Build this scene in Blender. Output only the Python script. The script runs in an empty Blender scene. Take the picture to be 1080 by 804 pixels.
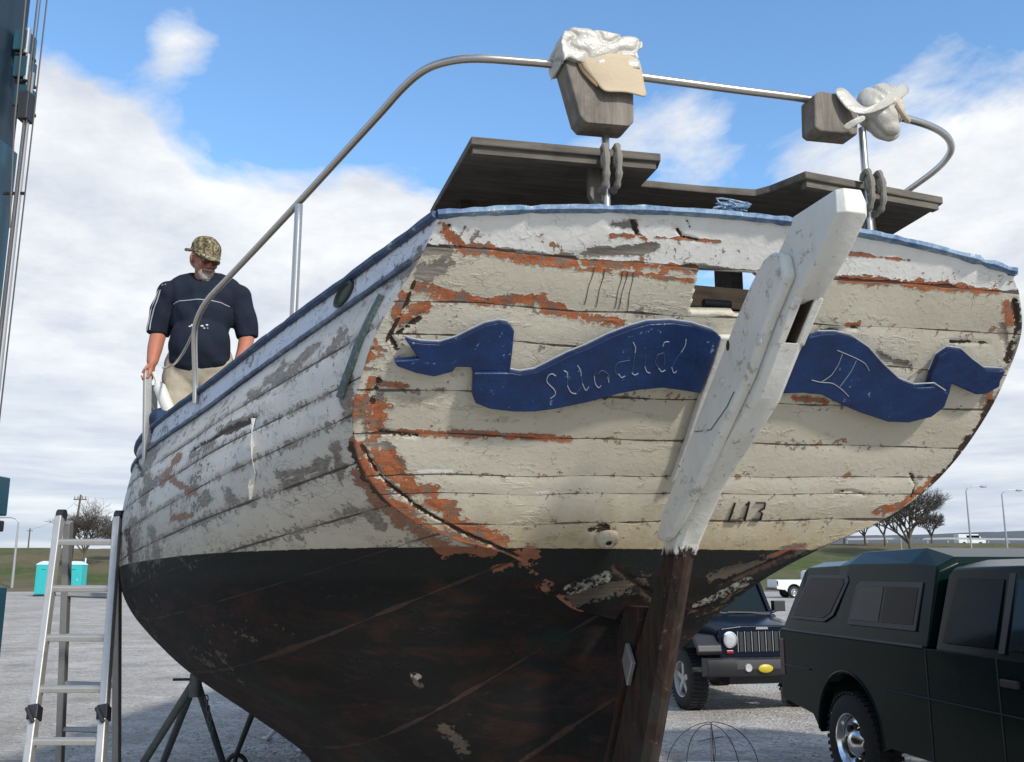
import bpy, math, random
import numpy as np
from mathutils import Vector, Matrix, noise as mnoise
random.seed(7); rng=np.random.RandomState(5)
SC=bpy.context.scene; COL=SC.collection
R=math.radians
# ------------------------------------------------------------------ camera numbers
FPX=1000.; CH=1.8; PIT=math.atan(201/1000.)
def ray(u,v):
    x=(u-540)/FPX; y=(402-v)/FPX; c,s=math.cos(PIT),math.sin(PIT)
    return np.array([x, c-y*s, s+y*c])
def yp(u,v,y):            # world point at distance y
    r=ray(u,v); return r*(y/r[1])+np.array([0,0,CH])
def zp(u,v,z):            # world point at height z
    r=ray(u,v); return r*((z-CH)/r[2])+np.array([0,0,CH])
TH=R(15.5); RK=R(40); TK=math.tan(RK)
S_=np.array([math.cos(TH),math.sin(TH),0]); F_=np.array([-math.sin(TH),math.cos(TH),0])
_r=ray(462,228); _P=_r/_r[1]*2.8
O_=np.array([_P[0],_P[1],0.])
CAMO=np.array([0,0,CH])-O_
def loc(P): q=np.asarray(P)-O_; return np.array([q@S_,q@F_,q[2]])
def wor(s,f,z): return O_+S_*s+F_*f+np.array([0,0,z])
ZT=_P[2]+CH
_up=math.cos(RK)*np.array([0,0,1])-math.sin(RK)*F_
_n=np.cross(S_,_up); AFT=-math.cos(RK)*F_-math.sin(RK)*np.array([0,0,1])
if _n@AFT<0: _n=-_n
AFTL=Vector((0,-math.cos(RK),-math.sin(RK)))
UPL=Vector((0,-math.sin(RK),math.cos(RK)))
def tr(u,v,off=0.):       # on the transom plane, moved aft by off; boat coordinates
    P0=O_+np.array([0,0,ZT])+_n*off; r=ray(u,v); C=np.array([0,0,CH])
    t=((P0-C)@_n)/(r@_n); return Vector(loc(C+r*t))
def cp(u,v,s):            # on the fore-and-aft plane at s
    r=ray(u,v); C=np.array([0,0,CH]); t=((O_+S_*s-C)@S_)/(r@S_); return Vector(loc(C+r*t))
def pf(u,v,f):
    r=ray(u,v); C=np.array([0,0,CH]); t=((O_+F_*f-C)@F_)/(r@F_); return Vector(loc(C+r*t))
def pz(u,v,z): return Vector(loc(zp(u,v,z)))
def pj(A):                # boat coordinates (n,3) -> photo pixels
    A=np.asarray(A,float); P=O_+A[:,:1]*S_+A[:,1:2]*F_; P[:,2]=A[:,2]-CH
    c,s=math.cos(PIT),math.sin(PIT); y=np.maximum(P[:,1]*c+P[:,2]*s,.05); z=-P[:,1]*s+P[:,2]*c
    return 540+FPX*P[:,0]/y, 402-FPX*z/y
# ------------------------------------------------------------------ node helper
class G:
    def __init__(s,nt): s.nt=nt; s.L=nt.links
    def n(s,t,ins=None,**pr):
        nd=s.nt.nodes.new(t)
        for k,v in pr.items(): setattr(nd,k,v)
        for k,v in (ins or {}).items(): s.set(nd.inputs[k],v)
        return nd
    def set(s,sock,v):
        if isinstance(v,bpy.types.NodeSocket): s.L.new(v,sock)
        elif hasattr(v,'outputs'): s.L.new(v.outputs[0],sock)
        else:
            if sock.type=='RGBA' and len(v)==3: v=(*v,1)
            sock.default_value=v
    def m(s,op,a,b=0.,c=None,clamp=False):
        nd=s.n('ShaderNodeMath',operation=op,use_clamp=clamp); s.set(nd.inputs[0],a); s.set(nd.inputs[1],b)
        if c is not None: s.set(nd.inputs[2],c)
        return nd.outputs[0]
    def mix(s,f,a,b,bt='MIX'):
        nd=s.n('ShaderNodeMix',data_type='RGBA',blend_type=bt); s.set(nd.inputs[0],f); s.set(nd.inputs[6],a); s.set(nd.inputs[7],b); return nd.outputs[2]
    def noise(s,vec,scale,detail=4,rough=.6,dist=0.):
        nd=s.n('ShaderNodeTexNoise',{'Scale':scale,'Detail':detail,'Roughness':rough,'Distortion':dist})
        if vec is not None: s.set(nd.inputs['Vector'],vec)
        return nd.outputs[0]
    def vor(s,vec,scale,feature='F1',out=0):
        nd=s.n('ShaderNodeTexVoronoi',{'Scale':scale},feature=feature)
        if vec is not None: s.set(nd.inputs['Vector'],vec)
        return nd.outputs[out]
    def step(s,v,lo,hi):
        nd=s.n('ShaderNodeMapRange',{'From Min':lo,'From Max':hi}); nd.clamp=True; s.set(nd.inputs[0],v); return nd.outputs[0]
    def attr(s,name): return s.n('ShaderNodeAttribute',attribute_name=name).outputs['Fac']
    def obj(s): return s.n('ShaderNodeTexCoord').outputs['Object']
    def scl(s,vec,x,y,z): return s.n('ShaderNodeMapping',{'Vector':vec,'Scale':(x,y,z)}).outputs[0]
    def bump(s,h,dist=.01,st=1.,nrm=None):
        nd=s.n('ShaderNodeBump',{'Height':h,'Distance':dist,'Strength':st})
        if nrm is not None: s.set(nd.inputs['Normal'],nrm)
        return nd.outputs[0]
    def out(s,col,rough=.6,metal=0.,nrm=None,spec=.5,**kw):
        b=s.n('ShaderNodeBsdfPrincipled'); s.set(b.inputs['Base Color'],col); s.set(b.inputs['Roughness'],rough); s.set(b.inputs['Metallic'],metal)
        s.set(b.inputs['Specular IOR Level'],spec)
        if nrm is not None: s.set(b.inputs['Normal'],nrm)
        for k,v in kw.items(): s.set(b.inputs[k.replace('_',' ')],v)
        o=s.n('ShaderNodeOutputMaterial'); s.L.new(b.outputs[0],o.inputs[0]); return b
MATS={}
def mat(name,fn):
    m=bpy.data.materials.new(name); m.use_nodes=True; m.node_tree.nodes.clear(); fn(G(m.node_tree)); MATS[name]=m; return m
def simple(name,col,rough=.5,metal=0.,var=.15,scale=8.,spec=.5,bump=.0,bs=60,dirt=None,**kw):
    def f(g):
        o=g.obj(); n=g.noise(o,scale,5)
        c=g.mix(n,tuple(x*(1-var) for x in col),tuple(min(1,x*(1+var)) for x in col))
        if dirt: c=g.mix(g.step(g.noise(o,scale*2.3,6,.7),.5,.72),c,dirt)
        nr=g.bump(g.noise(o,bs,4),bump) if bump else None
        r=g.m('ADD',rough-.06,g.m('MULTIPLY',n,.12))
        g.out(c,r,metal,nr,spec,**kw)
    return mat(name,f)
# ------------------------------------------------------------------ mesh helper
class MB:
    def __init__(s): s.v=[]; s.f=[]
    def add(s,vs,fs):
        b=len(s.v); s.v+= [tuple(p) for p in vs]; s.f+=[tuple(b+i for i in q) for q in fs]; return s
    def box(s,c,d,M=None):
        vs=[Vector(((i&1)-.5,((i>>1)&1)-.5,((i>>2)&1)-.5)) for i in range(8)]
        vs=[Vector((p.x*d[0],p.y*d[1],p.z*d[2])) for p in vs]
        if M is not None: vs=[M@p for p in vs]
        return s.add([p+Vector(c) for p in vs],[(0,2,3,1),(4,5,7,6),(0,1,5,4),(2,6,7,3),(0,4,6,2),(1,3,7,5)])
    def bar(s,a,b,w,h,up=(0,0,1)):      # box from a to b
        a=Vector(a);b=Vector(b);d=(b-a);L=d.length;d.normalize();x=Vector(up).cross(d)
        if x.length<1e-4:x=Vector((1,0,0))
        x.normalize();y=d.cross(x)
        vs=[p+x*i*w/2+y*j*h/2 for p in (a,b) for i,j in((-1,-1),(1,-1),(1,1),(-1,1))]
        return s.add(vs,[(3,2,1,0),(4,5,6,7),(0,1,5,4),(1,2,6,5),(2,3,7,6),(3,0,4,7)])
    def tube(s,pts,r,n=10,cap=True,round_=False):
        pts=[Vector(p) for p in pts]; N=len(pts)
        rs=[r]*N if not hasattr(r,'__len__') else list(r)
        if round_:
            d0=(pts[0]-pts[1]).normalized(); d1=(pts[-1]-pts[-2]).normalized(); r0,r1=rs[0],rs[-1]
            pts=[pts[0]+d0*r0*.98,pts[0]+d0*r0*.75]+pts+[pts[-1]+d1*r1*.75,pts[-1]+d1*r1*.98]
            rs=[r0*.2,r0*.68]+rs+[r1*.68,r1*.2]; N+=4
        t=(pts[1]-pts[0]).normalized(); x=t.orthogonal().normalized(); vs=[]
        for i in range(N):
            if i==0: tt=pts[1]-pts[0]
            elif i==N-1: tt=pts[-1]-pts[-2]
            else: tt=(pts[i+1]-pts[i]).normalized()+(pts[i]-pts[i-1]).normalized()
            if tt.length<1e-9: tt=t
            t=tt.normalized(); x=(x-t*x.dot(t))
            if x.length<1e-6:x=t.orthogonal()
            x.normalize(); y=t.cross(x)
            for k in range(n):
                a=2*math.pi*k/n; vs.append(pts[i]+(x*math.cos(a)+y*math.sin(a))*rs[i])
        fs=[(i*n+k,i*n+(k+1)%n,(i+1)*n+(k+1)%n,(i+1)*n+k) for i in range(N-1) for k in range(n)]
        if cap: fs+= [tuple(range(n-1,-1,-1)),tuple((N-1)*n+k for k in range(n))]
        return s.add(vs,fs)
    def ell(s,c,r,n=16,m=10,M=None):
        vs=[];
        for i in range(m+1):
            ph=math.pi*i/m
            for k in range(n):
                a=2*math.pi*k/n; p=Vector((r[0]*math.sin(ph)*math.cos(a),r[1]*math.sin(ph)*math.sin(a),r[2]*math.cos(ph)))
                if M is not None:p=M@p
                vs.append(p+Vector(c))
        fs=[(i*n+k,(i+1)*n+k,(i+1)*n+(k+1)%n,i*n+(k+1)%n) for i in range(m) for k in range(n)]
        return s.add(vs,fs)
    def lathe(s,prof,c=(0,0,0),axis='y',n=32,cap=False):   # prof: (radius, along)
        vs=[]
        for r,h in prof:
            for k in range(n):
                a=2*math.pi*k/n; x,y=r*math.cos(a),r*math.sin(a)
                p=(x,h,y) if axis=='y' else ((x,y,h) if axis=='z' else (h,x,y)); vs.append(Vector(p)+Vector(c))
        fs=[(i*n+k,i*n+(k+1)%n,(i+1)*n+(k+1)%n,(i+1)*n+k) for i in range(len(prof)-1) for k in range(n)]
        if cap: fs+=[tuple(range(n)),tuple((len(prof)-1)*n+k for k in range(n))]
        return s.add(vs,fs)
    def prism(s,poly,off):     # closed polygon of 3D points, extruded by off
        import bmesh
        from mathutils.geometry import tessellate_polygon
        P=[Vector(p) for p in poly]; off=Vector(off); n=len(P)
        tri=tessellate_polygon([P]); fs=[]
        fs+=[tuple(t) for t in tri]; fs+=[tuple(n+i for i in reversed(t)) for t in tri]
        fs+=[(i,(i+1)%n,n+(i+1)%n,n+i) for i in range(n)]
        return s.add(P+[p+off for p in P],fs)
    def loft(s,secs,cap=True,closed=True):
        n=len(secs[0]); vs=[p for q in secs for p in q]; fs=[]
        for i in range(len(secs)-1):
            for k in range(n if closed else n-1):
                fs.append((i*n+k,i*n+(k+1)%n,(i+1)*n+(k+1)%n,(i+1)*n+k))
        if cap: fs+=[tuple(range(n-1,-1,-1)),tuple((len(secs)-1)*n+k for k in range(n))]
        return s.add(vs,fs)
    def build(s,name,m,parent=None,smooth=False,bevel=0.,seg=2,fix=True,angle=40):
        me=bpy.data.meshes.new(name); me.from_pydata([tuple(p) for p in s.v],[],s.f)
        if fix:
            import bmesh
            b=bmesh.new(); b.from_mesh(me); bmesh.ops.recalc_face_normals(b,faces=b.faces); b.to_mesh(me); b.free()
        o=bpy.data.objects.new(name,me); COL.objects.link(o)
        if m: me.materials.append(m if not isinstance(m,str) else MATS[m])
        if parent: o.parent=parent
        if smooth:
            me.polygons.foreach_set('use_smooth',[True]*len(me.polygons))
            try: me.set_sharp_from_angle(angle=R(angle))
            except Exception: pass
        if bevel:
            md=o.modifiers.new('bevel','BEVEL'); md.width=bevel; md.segments=seg; md.limit_method='ANGLE'; md.angle_limit=R(35)
        return o
def each(mb,name,m,parent,**k):     # every separate piece of mb becomes an object of its own
    n=len(mb.v); p=list(range(n))
    def fd(a):
        while p[a]!=a: p[a]=p[p[a]]; a=p[a]
        return a
    for f in mb.f:
        for b in f[1:]: p[fd(f[0])]=fd(b)
    gr={}
    for f in mb.f: gr.setdefault(fd(f[0]),[]).append(f)
    out=[]
    for fs in gr.values():
        ids=sorted({i for f in fs for i in f}); mp={i:j for j,i in enumerate(ids)}; q=MB(); q.v=[mb.v[i] for i in ids]; q.f=[tuple(mp[i] for i in f) for f in fs]
        out.append(q.build(name,m,parent,**k))
    return out
def tag(o,label=None,cat=None,group=None,kind=None):
    if label:o['label']=label
    if cat:o['category']=cat
    if group:o['group']=group
    if kind:o['kind']=kind
    return o
def empty(name,at=(0,0,0),rz=0,**k):
    o=bpy.data.objects.new(name,None); COL.objects.link(o); o.location=at; o.rotation_euler=(0,0,rz); o.empty_display_size=.2
    return tag(o,**k)
def dup(o,parent=None):
    c=o.copy(); COL.objects.link(c)
    if parent: c.parent=parent
    for ch in list(o.children): dup(ch,c)
    return c
def remesh(o,vox,smooth=6,fac=.5,disp=None):
    md=o.modifiers.new('r','REMESH'); md.mode='VOXEL'; md.voxel_size=vox; md.use_smooth_shade=True
    sm=o.modifiers.new('s','SMOOTH'); sm.iterations=smooth; sm.factor=fac
    dg=bpy.context.evaluated_depsgraph_get(); ev=o.evaluated_get(dg)
    me=bpy.data.meshes.new_from_object(ev); o.modifiers.clear(); mt=o.data.materials[0]; o.data=me
    me.materials.clear(); me.materials.append(mt)
    if disp:
        me.calc_loop_triangles()
        nn=[v.normal.copy() for v in me.vertices]
        for v,nr in zip(me.vertices,nn): v.co=v.co+nr*disp(v.co)
    me.polygons.foreach_set('use_smooth',[True]*len(me.polygons))
    return o
def vnoise(x,y,z=0.): return mnoise.noise(Vector((x,y,z)))
# ------------------------------------------------------------------ camera, world, sun
cam=bpy.data.cameras.new('camera'); co=bpy.data.objects.new('camera',cam); COL.objects.link(co)
cam.sensor_width=36; cam.lens=36*FPX/1080; cam.clip_end=5000; cam.clip_start=.05
co.location=(0,0,CH); co.rotation_euler=(math.pi/2+PIT,0,0); SC.camera=co
SUN_EL=R(34); SUN_DIR=Vector((.60,-.80,0)).normalized()*math.cos(SUN_EL)+Vector((0,0,math.sin(SUN_EL)))
sl=bpy.data.lights.new('sun','SUN'); so=bpy.data.objects.new('sun',sl); COL.objects.link(so)
sl.energy=3.3; sl.angle=R(4); sl.color=(1,.95,.88); so.rotation_euler=SUN_DIR.to_track_quat('Z','Y').to_euler(); so.location=(0,0,30)
W=bpy.data.worlds.new('World'); SC.world=W; W.use_nodes=True; W.node_tree.nodes.clear(); g=G(W.node_tree)
sky=g.n('ShaderNodeTexSky',sky_type='NISHITA',sun_disc=False,sun_elevation=SUN_EL,sun_rotation=math.atan2(SUN_DIR.x,SUN_DIR.y),altitude=100,air_density=1.0,dust_density=.4,ozone_density=3.0)
gen=g.n('ShaderNodeTexCoord').outputs['Generated']
nrm=g.n('ShaderNodeVectorMath',{0:gen},operation='NORMALIZE').outputs[0]
sep=g.n('ShaderNodeSeparateXYZ',{0:nrm})
zz=g.m('ADD',g.m('MAXIMUM',sep.outputs[2],0.),.16)
cv=g.n('ShaderNodeCombineXYZ',{0:g.m('DIVIDE',sep.outputs[0],zz),1:g.m('DIVIDE',sep.outputs[1],zz),2:.35}).outputs[0]
n1=g.noise(cv,2.1,11,.60,.35); n2=g.noise(cv,.75,3,.5)
dens=g.m('ADD',g.m('MULTIPLY',n1,1.0),g.m('MULTIPLY',n2,.35))
def blob(u,v,rad,w):     # a cloud bank (w>0) or a blue gap (w<0) in a direction of the sky
    global dens
    d=ray(u,v); d=d/np.linalg.norm(d)
    dist=g.n('ShaderNodeVectorMath',{0:nrm,1:tuple(d)},operation='DISTANCE').outputs['Value']
    e=g.m('POWER',2.718,g.m('MULTIPLY',g.m('MULTIPLY',dist,dist),-1./(rad*rad)))
    dens=g.m('ADD',dens,g.m('MULTIPLY',e,w))
for b_ in [(180,50,.042,.26),(185,115,.04,-.16),(130,60,.03,-.12),(60,240,.15,.28),(60,120,.05,.14),(60,10,.09,-.30),(270,30,.08,-.26),(300,130,.07,-.20),(110,60,.03,-.1),(20,330,.20,.22),(200,300,.12,.20),(330,260,.12,.22),(420,210,.07,.15),(480,60,.16,-.24),(350,80,.10,-.16),
           (900,50,.22,-.26),(640,140,.06,.16),(740,125,.05,.14),(860,185,.05,.10),(1040,260,.13,.34),(1100,400,.2,.3),(150,20,.05,-.12),(60,20,.05,-.05),(140,195,.03,-.10),(240,170,.05,-.14),(210,180,.03,-.08),(80,500,.25,.12),(1040,540,.15,.1),(540,140,.05,-.1),(700,200,.07,.08)]: blob(*b_)
low=g.step(sep.outputs[2],.30,.06)
dens=g.m('ADD',dens,g.m('MULTIPLY',low,.34))
cm=g.step(dens,.64,.80)
cm=g.m('MULTIPLY',cm,.97)
shade=g.noise(cv,3.4,8,.62)
cbase=g.mix(g.step(shade,.35,.65),(.60,.64,.71,1),(.87,.88,.88,1))
lowc=g.mix(g.step(g.noise(g.scl(nrm,2.5,2.5,26),1.7,5),.35,.65),(.45,.51,.62,1),(.76,.79,.83,1))
ccol=g.mix(g.step(sep.outputs[2],.22,.06),cbase,lowc)
skc=g.mix(1.,sky.outputs[0],(0.178,.212,.220,1),'MULTIPLY')
cfin=g.mix(cm,skc,ccol)
bg=g.n('ShaderNodeBackground',{'Color':cfin,'Strength':1.0}); ow=g.n('ShaderNodeOutputWorld'); g.L.new(bg.outputs[0],ow.inputs[0])
SC.view_settings.view_transform='Standard'; SC.view_settings.look='None'; SC.view_settings.gamma=1; SC.view_settings.exposure=.22; SC.view_settings.use_curve_mapping=False
SC.cycles.max_bounces=6
# ------------------------------------------------------------------ materials
def paint_mat(name,kind):
    def f(g):
        o=g.obj(); q=g.attr('q'); orange=g.attr('orange'); bare=g.attr('bare'); dark=g.attr('dark'); white=g.attr('white'); wl=g.attr('wl')
        fine=g.noise(o,42,7,.65,.4); med=g.noise(o,13,5,.6); fx=g.noise(g.scl(o,6,22,22) if kind=='transom' else g.scl(o,9,4,22),1.,6,.65,.3)
        big=g.noise(o,2.6,4); tiny=g.noise(o,160,4,.6)
        jag=g.m('ADD',g.m('MULTIPLY',g.m('SUBTRACT',fine,.5),1.7),g.m('MULTIPLY',g.m('SUBTRACT',med,.5),1.3))
        jag=g.m('ADD',jag,g.m('MULTIPLY',g.m('SUBTRACT',fx,.5),1.7))
        mo=g.step(g.m('ADD',orange,g.m('MULTIPLY',jag,g.step(orange,.0,.18))),.47,.51)
        mb=g.step(g.m('ADD',bare,g.m('MULTIPLY',g.m('MULTIPLY',jag,1.1),g.step(bare,.0,.18))),.49,.53)
        md=g.step(g.m('ADD',dark,g.m('MULTIPLY',g.m('MULTIPLY',jag,1.25),g.step(dark,.0,.3))),.52,.58)
        mw=g.step(g.m('ADD',white,g.m('MULTIPLY',jag,g.m('MULTIPLY',g.step(white,1.,.6),.35))),.48,.52)
        ql=g.m('ROUND',q); dq=g.m('ABSOLUTE',g.m('SUBTRACT',q,ql)); dm=g.m('MULTIPLY',dq,.13)
        wv=g.n('ShaderNodeTexWhiteNoise',{'W':g.m('FLOOR',q)},noise_dimensions='1D').outputs[0]
        seamw=g.m('ADD',.0004,g.m('MULTIPLY',g.m('MAXIMUM',g.m('SUBTRACT',g.noise(o,5,4),.40),0.),.013))
        seam=g.m('SUBTRACT',1.,g.step(g.m('DIVIDE',dm,seamw),.7,1.5))
        seam=g.m('MULTIPLY',seam,g.step(g.attr('qok'),.4,.6))
        near=g.m('SUBTRACT',1.,g.step(dm,.004,.030))
        chip=g.step(g.m('ADD',g.m('MULTIPLY',near,.12 if kind=='transom' else .17),g.m('ADD',fine,g.m('MULTIPLY',med,.55))),.98 if kind=='transom' else .93,1.0 if kind=='transom' else .95)
        if kind=='transom': base=g.mix(wv,(.54,.50,.395,1),(.62,.58,.47,1))
        else: base=g.mix(wv,(.54,.51,.455,1),(.65,.62,.56,1))
        base=g.mix(g.step(big,.35,.7),base,g.mix(.5,base,(.40,.36,.27,1) if kind=='transom' else (.42,.42,.40,1)))
        base=g.mix(mw,base,g.mix(g.step(med,.3,.75),(.80,.79,.745,1),(.70,.69,.64,1)) if kind=='transom' else (.60,.63,.68,1))
        # tan bilge stain lying along the boot top, with runs
        runs=g.noise(g.scl(o,22,22,2.2),1.,5)
        st=g.m('MULTIPLY',g.step(g.m('ADD',wl,g.m('MULTIPLY',g.m('SUBTRACT',runs,.5),.22)),.20 if kind=='transom' else .30,.0),.75)
        base=g.mix(st,base,g.mix(fine,(.30,.21,.09,1),(.46,.36,.19,1)) if kind=='transom' else (.40,.35,.25,1))
        if kind!='transom': base=g.mix(g.m('MULTIPLY',g.m('MULTIPLY',near,g.step(g.noise(g.scl(o,2,2,9),1.,5),.42,.62)),.6),base,(.27,.215,.15,1))
        # blister rings and hairline cracks of old paint
        ck=g.vor(g.scl(o,1.,1.,2.6) if kind!='transom' else g.scl(o,1.,2.2,2.2),16,'DISTANCE_TO_EDGE')
        ckm=g.m('MULTIPLY',g.m('SUBTRACT',1.,g.step(ck,.004,.02)),g.step(g.noise(o,4,3),.56,.66))
        c=g.mix(g.m('MULTIPLY',ckm,.55),base,(.16,.12,.08,1))
        c=g.mix(chip,c,g.mix(g.step(g.noise(o,9,3),.48,.55),(.23,.205,.17,1),(.34,.16,.08,1) if kind=='transom' else (.28,.25,.21,1)))
        grain=g.noise(g.scl(o,4,60,90) if kind=='transom' else g.scl(o,60,4,90),1.,6,.7)
        c=g.mix(mb,c,g.mix(g.step(grain,.35,.7),(.14,.12,.10,1),(.30,.27,.225,1)))
        oc=g.mix(g.step(fine,.3,.75),(.26,.08,.035,1),(.52,.165,.055,1)) if kind=='transom' else g.mix(g.step(fine,.3,.75),(.17,.085,.05,1),(.34,.17,.10,1)); oc=g.mix(g.step(tiny,.6,.72),oc,(.55,.40,.28,1)); oc=g.mix(g.step(med,.54,.64),oc,(.24,.12,.075,1)); oc=g.mix(g.step(g.noise(o,24,5,.7),.55,.60),oc,(.20,.165,.13,1)); oc=g.mix(g.step(g.noise(o,55,5,.7),.62,.66),oc,(.06,.03,.02,1))
        c=g.mix(mo,c,oc)
        # antifouling below the boot top
        bt=g.step(g.m('ADD',wl,g.m('MULTIPLY',g.m('SUBTRACT',fine,.5),.012)),.001,-.001)
        uw=g.noise(g.scl(o,3,3,9),1.,7,.7,.5); uw2=g.noise(g.scl(o,5,5,14),1.3,6,.7)
        ac=g.mix(g.step(uw,.48,.64),(.003,.003,.0027,1),(.025,.009,.0055,1)); ac=g.mix(g.m('MULTIPLY',g.step(uw2,.60,.70),.7),ac,(.030,.022,.014,1)); ac=g.mix(g.step(g.noise(o,1.8,5,.6),.60,.68),ac,(.005,.014,.011,1))
        ac=g.mix(g.step(g.noise(g.scl(o,8,8,20),1.1,6,.7),.66,.70),ac,(.045,.016,.010,1))
        band=g.m('MULTIPLY',g.step(wl,-.13,-.10),g.step(g.attr('qok'),-.5,-.4))
        ac=g.mix(g.m('MULTIPLY',band,.8),ac,g.mix(fine,(.006,.009,.008,1),(.012,.015,.013,1)))
        ac=g.mix(mb,ac,g.mix(grain,(.04,.03,.022,1),(.12,.10,.075,1))); ac=g.mix(mo,ac,g.mix(fine,(.16,.055,.03,1),(.30,.13,.07,1))); ac=g.mix(g.m('MULTIPLY',mw,g.step(fine,.45,.6)),ac,(.30,.29,.25,1))
        c=g.mix(bt,c,ac)
        c=g.mix(g.m('MAXIMUM',md,g.m('MULTIPLY',seam,.85)),c,g.mix(fine,(.018,.011,.008,1),(.075,.045,.03,1)))
        gone=g.m('MAXIMUM',g.m('MAXIMUM',mo,mb),chip)
        h=g.m('MULTIPLY',g.m('SUBTRACT',1.,gone),.45)
        edge=g.m('MULTIPLY',g.step(g.m('ADD',g.m('MAXIMUM',orange,bare),jag),.25,.5),.35)
        h=g.m('ADD',h,g.m('MULTIPLY',edge,g.m('SUBTRACT',1.,gone)))
        h=g.m('ADD',h,g.m('MULTIPLY',g.noise(o,7,4),.4)); h=g.m('ADD',h,g.m('MULTIPLY',fine,.35)); h=g.m('ADD',h,g.m('MULTIPLY',grain,g.m('MULTIPLY',g.m('MAXIMUM',mb,mo),.25)))
        h=g.m('SUBTRACT',h,g.m('MULTIPLY',g.m('MAXIMUM',md,seam),1.2)); h=g.m('SUBTRACT',h,g.m('MULTIPLY',ckm,.25))
        h=g.m('ADD',h,g.m('MULTIPLY',g.m('MULTIPLY',g.step(fx,.55,.62),g.step(g.noise(o,3.3,3),.5,.6)),.35))
        rg=g.mix(bt,(.55,.55,.55,1),(.8,.8,.8,1))
        g.out(c,g.m('ADD',.55,g.m('MULTIPLY',bt,.25)),0,g.bump(h,.009,.75),.35)
    return mat(name,f)
paint_mat('transom_paint','transom'); paint_mat('side_paint','side')
def wood(name,a,b,ax=(3,40,40),rough=.85,bump=.004):
    def f(g):
        o=g.obj(); gr=g.noise(g.scl(o,*ax),1.,7,.7,.4); n=g.noise(o,7,5)
        c=g.mix(g.step(gr,.3,.7),a,b); c=g.mix(g.m('MULTIPLY',g.step(n,.5,.7),.5),c,tuple(x*.45 for x in a))
        g.out(c,rough,0,g.bump(gr,bump),.2)
    return mat(name,f)
wood('grey_wood',(.085,.076,.062),(.185,.165,.135))
wood('block_wood',(.13,.11,.09),(.27,.24,.20),(40,40,4))
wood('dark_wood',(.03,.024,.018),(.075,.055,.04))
simple('steel',(.50,.47,.42),.30,.9,.06,5)
simple('alu',(.47,.46,.43),.45,.55,.08,9,dirt=(.40,.38,.35))
simple('alu_dark',(.30,.30,.29),.5,.6,.2,20)
simple('black_plastic',(.02,.02,.022),.5,0,.2)
simple('rubber',(.022,.021,.02),.85,0,.25,30,bump=.002)
simple('white_plastic',(.60,.59,.54),.45,0,.06,10)
simple('bag',(.45,.43,.37),.38,0,.14,14,bump=.006,bs=25)
simple('cardboard',(.50,.40,.27),.85,0,.1,12,bump=.0015,bs=80)
simple('cardboard_dark',(.33,.22,.11),.85,0,.1,12)
simple('rope',(.20,.185,.15),.9,0,.2,60,bump=.003)
simple('bronze_green',(.06,.09,.085),.6,.1,.35,25,dirt=(.2,.23,.24))
simple('bronze_dark',(.035,.05,.035),.55,0,.35,25)
simple('teal_paint',(.012,.070,.105),.45,0,.15,4,dirt=(.03,.06,.075))
simple('navy_dark_steel',(.012,.03,.045),.5,0,.2,4)
simple('skin',(.40,.155,.095),.5,0,.10,30,bump=.0008,bs=200,spec=.35)
simple('hair_grey',(.36,.32,.27),.8,0,.3,60,bump=.006,bs=140)
simple('lens',(.16,.10,.08),.15,0,0.)
simple('khaki',(.40,.35,.26),.9,0,.12,15,bump=.002,bs=120,dirt=(.33,.28,.21))
simple('toilet_teal',(.03,.42,.42),.5,0,.08,3)
simple('toilet_white',(.6,.75,.75),.5,0,.05)
simple('pole_wood',(.10,.085,.07),.85,0,.2,3)
simple('pole_grey',(.35,.36,.37),.5,.4,.1)
simple('bark',(.10,.085,.07),.9,0,.25,3)
simple('chrome',(.75,.75,.75),.15,1.,.05)
simple('headlamp',(.62,.64,.66),.12,.5,.1,20)
simple('car_glass',(.002,.004,.007),.08,0,.1,spec=.10)
simple('window_glass',(.006,.014,.018),.08,0,.4,1.2,spec=.18)
simple('seat_dark',(.03,.03,.03),.8)
simple('yellow',(.50,.38,.02),.4)
simple('tail_red',(.045,.004,.004),.25); simple('red_lens',(.25,.01,.01),.2)
simple('wire',(.09,.08,.07),.5,.6,.2)
simple('stand_steel',(.085,.10,.10),.55,.3,.35,12,dirt=(.16,.15,.14))
simple('stand_brown',(.055,.045,.025),.7,.2,.4,12)
simple('white_metal',(.5,.5,.48),.5,0,.1)
simple('mark_black',(.02,.02,.018),.6,0,.3,20)
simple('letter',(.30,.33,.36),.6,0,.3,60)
simple('letter_faint',(.045,.075,.14),.5,0,.4,60)
simple('far_hedge',(.045,.045,.043),.95,0,.5,.25)
simple('leafy',(.10,.115,.065),.9,0,.4,2)
def carpaint(name,c,flake=.1):
    def f(g):
        o=g.obj(); dust=g.m('MULTIPLY',g.step(g.noise(o,3,6,.7),.35,.8),.03)
        g.out(g.mix(dust,c,(.10,.095,.085,1)),g.m('ADD',.22,g.m('MULTIPLY',dust,.7)),0,g.bump(g.noise(o,2.5,3),.004,.3),.09,Coat_Weight=.04,Coat_Roughness=.06)
    return mat(name,f)
carpaint('green_truck',(.002,.012,.0105,1)); carpaint('blue_jeep',(.005,.009,.019,1)); carpaint('white_car',(.72,.73,.72,1))
def blue_board(g):
    o=g.obj(); fine=g.noise(o,38,7,.7,.3); med=g.noise(o,9,4)
    c=g.mix(g.step(med,.3,.7),(.003,.015,.060,1),(.005,.030,.118,1)); c=g.mix(g.step(g.m('ADD',fine,g.m('MULTIPLY',med,.4)),.87,.90),c,(.22,.28,.36,1))
    g.out(c,.38,0,g.bump(g.m('ADD',med,g.m('MULTIPLY',fine,.2)),.012,.6),.45)
mat('board_blue',blue_board)
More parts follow.
